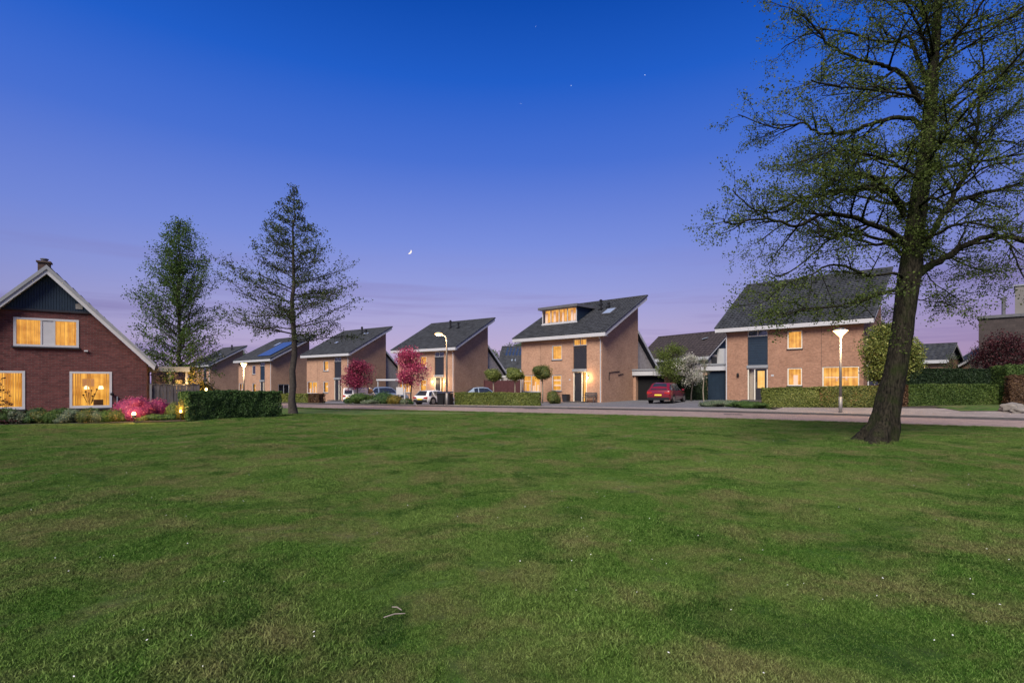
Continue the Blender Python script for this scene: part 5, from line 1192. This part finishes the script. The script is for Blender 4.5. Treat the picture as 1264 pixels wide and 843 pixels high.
    MB().box((-.26,-.058,hb*.60),(.26,-.02,hb*.60+.11)).build('number_plate', M['plate'], g)
    for sx in (1,-1):
        for yy in (L*.19, L*.81):
            x = sx*(w-.09); wr = .325
            wh = MB().tube([(x-.11*sx,yy,wr),(x+.105*sx,yy,wr)], wr, 20).build('wheel', M['black'], g)
            MB().tube([(x+.106*sx,yy,wr),(x+.118*sx,yy,wr)], wr*.62, 14).build('rim', M['steel'], wh)
            MB().tube([(x+.02*sx,yy,wr+.02),(x+.095*sx,yy,wr+.02)], wr*1.16, 20).build('wheel_arch', M['black'], g)
    return g
M['car_glass'] = mat('dark_car_glass', (.02,.025,.035), .04, .0, 5, spec=.9)
M['tail'] = mat('red_tail_lamp', (.35,.02,.02), .2, .05, 5, spec=.6)
def paint(nm, c, r=.22):
    m = mat(nm, c, r, .03, 2, spec=.5); b = [x for x in m.node_tree.nodes if x.type == 'BSDF_PRINCIPLED'][0]; b.inputs['Coat Weight'].default_value = .8; b.inputs['Coat Roughness'].default_value = .05; return m
red = paint('red_car_paint', (.15,.010,.020)); wht = paint('white_car_paint', (.70,.69,.68)); sil = paint('silver_blue_paint', (.22,.27,.34)); blu = paint('grey_blue_paint', (.16,.20,.28))
p = at(812.5, 39.4); car('parked_car', 'red hatchback parked on the driveway before the dark garage', 'car', (p.x, p.y, gz(p.x,p.y)+.02), 33, 4.35, 1.84, 1.56, red, 'suv')
p = at(518.5, 44.5); car('parked_car', 'white car with its rear to the road beside the dark bins', 'car', (p.x, p.y, gz(p.x,p.y)+.02), 33, 3.7, 1.66, 1.24, wht, 'hatch')
p = at(592, 53); car('parked_car', 'silver-blue saloon car showing only its roof and windows above the low hedge', 'car', (p.x-1.8, p.y-1.2, gz(p.x,p.y)-.0), 74, 4.5, 1.78, 1.44, sil, 'sedan')
p = at(430, 51.5); car('parked_van', 'small white van with its rear facing the road, left of the round bush', 'van', (p.x, p.y, gz(p.x,p.y)+.02), 22, 4.2, 1.35, 1.62, wht, 'van')
p = at(455, 57); car('parked_car', 'grey-blue car half hidden by bushes between the two pink trees', 'car', (p.x, p.y, gz(p.x,p.y)+.02), 62, 4.2, 1.75, 1.66, blu, 'suv')

# bins, bench, signs, small furniture
def bin_(px, d, label, w=.58, h=1.05, m='black'):
    p = at(px, d); z = gz(p.x, p.y); g = empty('wheelie_bin', (p.x, p.y, z+.02), R(-20), label, 'bin')
    MB().prism([(-w*.40,-.28,0),(w*.40,-.28,0),(w*.5,-.36,h*.9),(-w*.5,-.36,h*.9)], (0,.62,0)).build('body', M[m], g); MB().prism([(-w*.53,-.41,h*.90),(w*.53,-.41,h*.90),(w*.53,.30,h),(-w*.53,.30,h)], (0,0,.05)).build('lid', M['char'], g)
    for sx in (-1,1): MB().tube([(sx*w*.38,.34,.1),(sx*w*.46,.34,.1)], .10, 12).build('wheel', M['black'], g)
    MB().tube([(-w*.45,.38,h*.95),(w*.45,.38,h*.95)], .018, 6).build('handle', M['black'], g)
bin_(545.5, 43.2, 'black wheelie bin directly beside the white car'); bin_(553.5, 42.8, 'black wheelie bin nearest the bent street lamp pole')
def loc5(x, y, z=0):
    e1 = Vector((math.cos(R(43.7)), -math.sin(R(43.7)), 0)); e2 = Vector((math.sin(R(43.7)), math.cos(R(43.7)), 0)); return Vector((.88,50.22,0))+e1*x+e2*y+Vector((0,0,z))
g = empty('bench', loc5(8.05,-.42,.01), -R(43.7), 'dark wooden bench against the brick beside the lit front door', 'bench')
MB().box((-.6,-.2,.40),(.6,.0,.44)).box((-.6,.02,.40),(.6,.2,.44)).build('seat', M['wood'], g); MB().box((-.6,.22,.52),(.6,.25,.64)).box((-.6,.22,.68),(.6,.25,.82)).build('backrest', M['wood'], g)
for x in (-.56,.50):
    for y in (-.2,.16): MB().box((x,y,0),(x+.06,y+.06,.40 if y < 0 else .84)).build('leg', M['wood'], g)
    MB().box((x,-.2,.60),(x+.06,.2,.64)).build('armrest', M['wood'], g)
g = empty('planter_box', loc5(5.55,-.35,.01), -R(43.7), 'dark upright box planter left of the front door', 'planter')
MB().prism([(-.22,-.2,0),(.22,-.2,0),(.26,-.24,.6),(-.26,-.24,.6)], (0,.44,0)).build('box', M['char'], g); MB().box((-.28,-.27,.60),(.28,.24,.64)).build('lid', M['black'], g)
for (px, d, lb) in ((493.5, 43, 'white notice board on a post under the bright pink tree'),):
    p = at(px, d); z = gz(p.x, p.y); g = empty('sign_board', (p.x, p.y, z), 0, lb, 'sign')
    MB().box((-.04,.0,-.1),(.04,.06,.9)).build('post', M['white'], g); MB().box((-.28,-.03,.85),(.28,-.001,1.45)).build('panel', M['white'], g)
p = at(499.5, 42); g = empty('white_post', (p.x, p.y, gz(p.x,p.y)), 0, 'white bollard post between the golden bush and the white car', 'bollard'); MB().tube([(0,0,-.1),(0,0,1.15)], .06, 10).build('shaft', M['white'], g); MB().lathe((0,0,1.15), [(.08,0),(.07,.08),(.02,.10)], 10).build('cap', M['white'], g)
# boulders at the right edge
for (px, d, s, lb, sd) in ((1250, 26.6, .62, 'long pale boulder on the verge at the right edge', 1), (1258, 26.0, .42, 'smaller mossy boulder in front of the long pale one', 2), (1245, 27.2, .34, 'small pale stone left of the long boulder', 3)):
    p = at(px, d); vv, ff = ico((0,0,0), (s, s*.55, s*.42), 3, sd*5, .5); mb = MB(); mb.v = vv; mb.f = ff; o = mb.build('boulder', M['rock'], None, True); o.location = (p.x, p.y, gz(p.x,p.y)+.10+s*.15); tag(o, lb, 'boulder', 'boulders on the verge')
# drain covers in the road
for (px, d, lb) in ((655,33.6,'long dark drain cover strip before the low hedge'),(745,32.6,'dark drain cover before the front door of the dormer house'),(905,27.5,'small dark drain cover in the road before the right-hand house')):
    p = at(px, d); mb = MB(); mb.box((-.45,-.18,0),(.45,.18,.006))
    for i in range(8): mb.box((-.4+i*.1,-.14,.007),(-.35+i*.1,.14,.012))
    o = mb.build('drain_cover', M['black']); o.location = (p.x, p.y, .007); o.rotation_euler = (0,0,R(-24)); tag(o, lb, 'drain cover')
# twigs on the lawn
for (px, py, L, a, lb) in ((487,770,.14,.45,'longer pale twig lying on the near lawn'),(490,762,.09,-.6,'shorter pale twig just behind the longer one')):
    d = F*1.56/(py-HZ); p = at(px, d); z = lz(p.x, p.y)+.045; mb = MB(); dv = Vector((math.cos(a), math.sin(a), 0)); mb.tube([p+Vector((0,0,z))-dv*L/2, p+Vector((0,.004,z+.008)), p+Vector((0,0,z))+dv*L/2], [.004,.005,.003], 6)
    tag(mb.build('twig', mat('pale_dry_wood', (.22,.19,.16), .8, .3, 20)), lb, 'twig')

# crescent moon: a sphere far off, with the sunlit limb painted on as glow
m, n, b, o = new_mat('moonlight'); n.nodes.remove(b); gg = n.nodes.new('ShaderNodeNewGeometry'); dt = n.nodes.new('ShaderNodeVectorMath'); dt.operation = 'DOT_PRODUCT'; dt.inputs[1].default_value = Vector((.62,.66,-.42)).normalized(); n.links.new(gg.outputs['Normal'], dt.inputs[0])
th_ = n.nodes.new('ShaderNodeMapRange'); th_.inputs[1].default_value = -.02; th_.inputs[2].default_value = .05; n.links.new(dt.outputs['Value'], th_.inputs[0])
tr_ = n.nodes.new('ShaderNodeBsdfTransparent'); em = n.nodes.new('ShaderNodeEmission'); em.inputs[0].default_value = (1,.88,.75,1); em.inputs[1].default_value = 1.0; sh = n.nodes.new('ShaderNodeMixShader'); bf = n.nodes.new('ShaderNodeMath'); bf.operation = 'SUBTRACT'; bf.inputs[0].default_value = 1; n.links.new(gg.outputs['Backfacing'], bf.inputs[1])
m1_ = n.nodes.new('ShaderNodeMath'); m1_.operation = 'MULTIPLY'; n.links.new(th_.outputs[0], m1_.inputs[0]); n.links.new(bf.outputs[0], m1_.inputs[1])
n.links.new(m1_.outputs[0], sh.inputs[0]); n.links.new(tr_.outputs[0], sh.inputs[1]); n.links.new(em.outputs[0], sh.inputs[2]); n.links.new(sh.outputs[0], o.inputs[0])
vv, ff = ico((0,0,0), (7,7,7), 4, 0, 0); mb = MB(); mb.v = vv; mb.f = ff; mo = mb.build('moon', m, None, True); p = at(505, 1500, py=310.5); mo.location = p; tag(mo, 'thin crescent moon hanging alone in the dusk sky', 'moon')
st = emit_mat('starlight', (.8,.88,1), 1.0)
for (px, py, s) in ((705,106,1.3),(796,93,1.4),(643,128,.9),(661,33,.8)):
    vv, ff = ico((0,0,0), (s,)*3, 1, 0, 0); mb = MB(); mb.v = vv; mb.f = ff; o_ = mb.build('star', st); o_.location = at(px, 2200, py=py)
    tag(o_, {705:'faint star high above the middle, left of the brightest',796:'brightest star, near the upper edge left of the big tree',643:'faint star lowest of the four',661:'faint star highest of the four'}[px], 'star', 'faint stars')

# ================================================================ grass
def tuft(seed, n, hmin, hmax, rad, lean=.5):
    r = random.Random(seed); V = []; Fc = []
    rv = []
    for i in range(n):
        a = r.uniform(0, 6.28); d = rad*math.sqrt(r.random()); x, y = math.cos(a)*d, math.sin(a)*d; h = r.uniform(hmin, hmax); w = r.uniform(.0018, .0034); t = r.uniform(0, 6.28)
        lx_, ly_ = r.gauss(0, lean)*h, r.gauss(0, lean)*h; ux, uy = math.cos(t)*w, math.sin(t)*w; i0 = len(V)
        V += [(x-ux,y-uy,-.01),(x+ux,y+uy,-.01),(x+lx_*.45+ux*.8,y+ly_*.45+uy*.8,h*.62),(x+lx_*.45-ux*.8,y+ly_*.45-uy*.8,h*.62),(x+lx_,y+ly_,h)]; Fc += [(i0,i0+1,i0+2,i0+3),(i0+3,i0+2,i0+4)]; q = r.random(); rv += [q]*5
    me = bpy.data.meshes.new('tuft'); me.from_pydata(V, [], Fc); me.update(); a_ = me.attributes.new('rnd','FLOAT','POINT'); a_.data.foreach_set('value', rv); me.materials.append(M['blade']); return bpy.data.objects.new('grass_tuft_source', me)
def grass(name, pts, scl, tufts, label):
    me = bpy.data.meshes.new(name); me.from_pydata(pts, [], []); n = len(pts)
    for nm, v in (('scl', scl),): a_ = me.attributes.new(nm, 'FLOAT', 'POINT'); a_.data.foreach_set('value', np.array(v, np.float32))
    o = bpy.data.objects.new(name, me); col.objects.link(o); tag(o, label, 'grass', kind='stuff')
    ng = bpy.data.node_groups.new(name, 'GeometryNodeTree'); ng.interface.new_socket('Geometry', in_out='INPUT', socket_type='NodeSocketGeometry'); ng.interface.new_socket('Geometry', in_out='OUTPUT', socket_type='NodeSocketGeometry')
    A = ng.nodes.new; l = ng.links.new; gi = A('NodeGroupInput'); go = A('NodeGroupOutput'); iop = A('GeometryNodeInstanceOnPoints'); g2i = A('GeometryNodeGeometryToInstance')
    for t in tufts:
        oi = A('GeometryNodeObjectInfo'); oi.inputs[0].default_value = t; l(oi.outputs['Geometry'], g2i.inputs[0])
    l(gi.outputs[0], iop.inputs['Points']); l(g2i.outputs[0], iop.inputs['Instance']); iop.inputs['Pick Instance'].default_value = True
    rnd = A('FunctionNodeRandomValue'); rnd.data_type = 'INT'; rnd.inputs[4].default_value = 0; rnd.inputs[5].default_value = len(tufts)-1; l(rnd.outputs[2], iop.inputs['Instance Index'])
    rr = A('FunctionNodeRandomValue'); rr.data_type = 'FLOAT_VECTOR'; rr.inputs[0].default_value = (-.12,-.12,0); rr.inputs[1].default_value = (.12,.12,6.28); l(rr.outputs[0], iop.inputs['Rotation'])
    na = A('GeometryNodeInputNamedAttribute'); na.data_type = 'FLOAT'; na.inputs[0].default_value = 'scl'; l(na.outputs[0], iop.inputs['Scale']); l(iop.outputs[0], go.inputs[0])
    md = o.modifiers.new('scatter', 'NODES'); md.node_group = ng; return o
T4 = [tuft(i, 130, .008, .030, .10, .7) for i in range(5)]
pts = []; scl = []
for i in range(420000):
    # uniform over the visible wedge
    y = math.sqrt(random.random())*27; x = random.uniform(-1.02, 1.02)*y
    if y < 2.3 or y > interp(NEAR, x)-.08: continue
    keep = 1 if y < 8 else max(.25, 1-(y-8)/12)
    if random.random() > keep: continue
    if x < -12.6 and y > 18.9+.42*(x+24)*.55+(-.5): continue
    nn = mnoise.noise(Vector((x*.8, y*.8, 9)))+.6*mnoise.noise(Vector((x*2.7, y*2.7, 4)))
    pts.append((x, y, lawn_z(x, y)-.004)); scl.append(min(1.25, .78+.55*max(-.45, nn))*random.uniform(.75, 1.2)*(1+.02*max(0, y-10)))
print('tufts', len(pts))
grass('lawn_grass', pts, scl, T4, 'short uneven mown grass covering the whole lawn')
# longer wisps round the big trunk's foot and along the road edge
T5 = [tuft(20+i, 30, .05, .11, .05, .6) for i in range(3)]
pts = []; scl = []
for i in range(260):
    a = random.uniform(0, 6.28); d = random.uniform(.35, .95); x = ft.x+math.cos(a)*d-.1; y = ft.y+math.sin(a)*d*.8; pts.append((x, y, lawn_z(x, y))); scl.append(random.uniform(.6, 1.1))
for i in range(5200):
    x = random.uniform(-14, 24); y = interp(NEAR, x)-random.uniform(.0, .35)**1; pts.append((x, y, lawn_z(x, y)-.01)); scl.append(random.uniform(.5, 1.0))
for i in range(2500):
    x = random.uniform(2.0-12, 8); y = random.uniform(2.6, 12)
    if mnoise.noise(Vector((x*1.1, y*1.1, 21))) < .22: continue
    pts.append((x, y, lawn_z(x, y)-.01)); scl.append(random.uniform(.3, .6))
grass('tall_grass', pts, scl, T5, 'longer grass wisps at the trunk foot and along the road edge')
# daisies and petals lying in the grass
mb = MB()
for i in range(260):
    y = 2.6+random.random()**1.3*14; x = random.uniform(-.9,1)*y
    if mnoise.noise(Vector((x*.5, y*.5, 33))) < -.02: continue
    z = lawn_z(x, y)+.035; s = random.uniform(.003, .008); a = random.uniform(0, 3.14); dx, dy = math.cos(a)*s, math.sin(a)*s
    mb.prism([(x-dx,y-dy,z),(x+dy*.7,y-dx*.7,z+.002),(x+dx,y+dy,z+.003),(x-dy*.7,y+dx*.7,z+.001)], (0,0,.002))
tag(mb.build('fallen_petals', M['daisy']), 'tiny white petals and daisies scattered through the lawn', 'petals', kind='stuff')
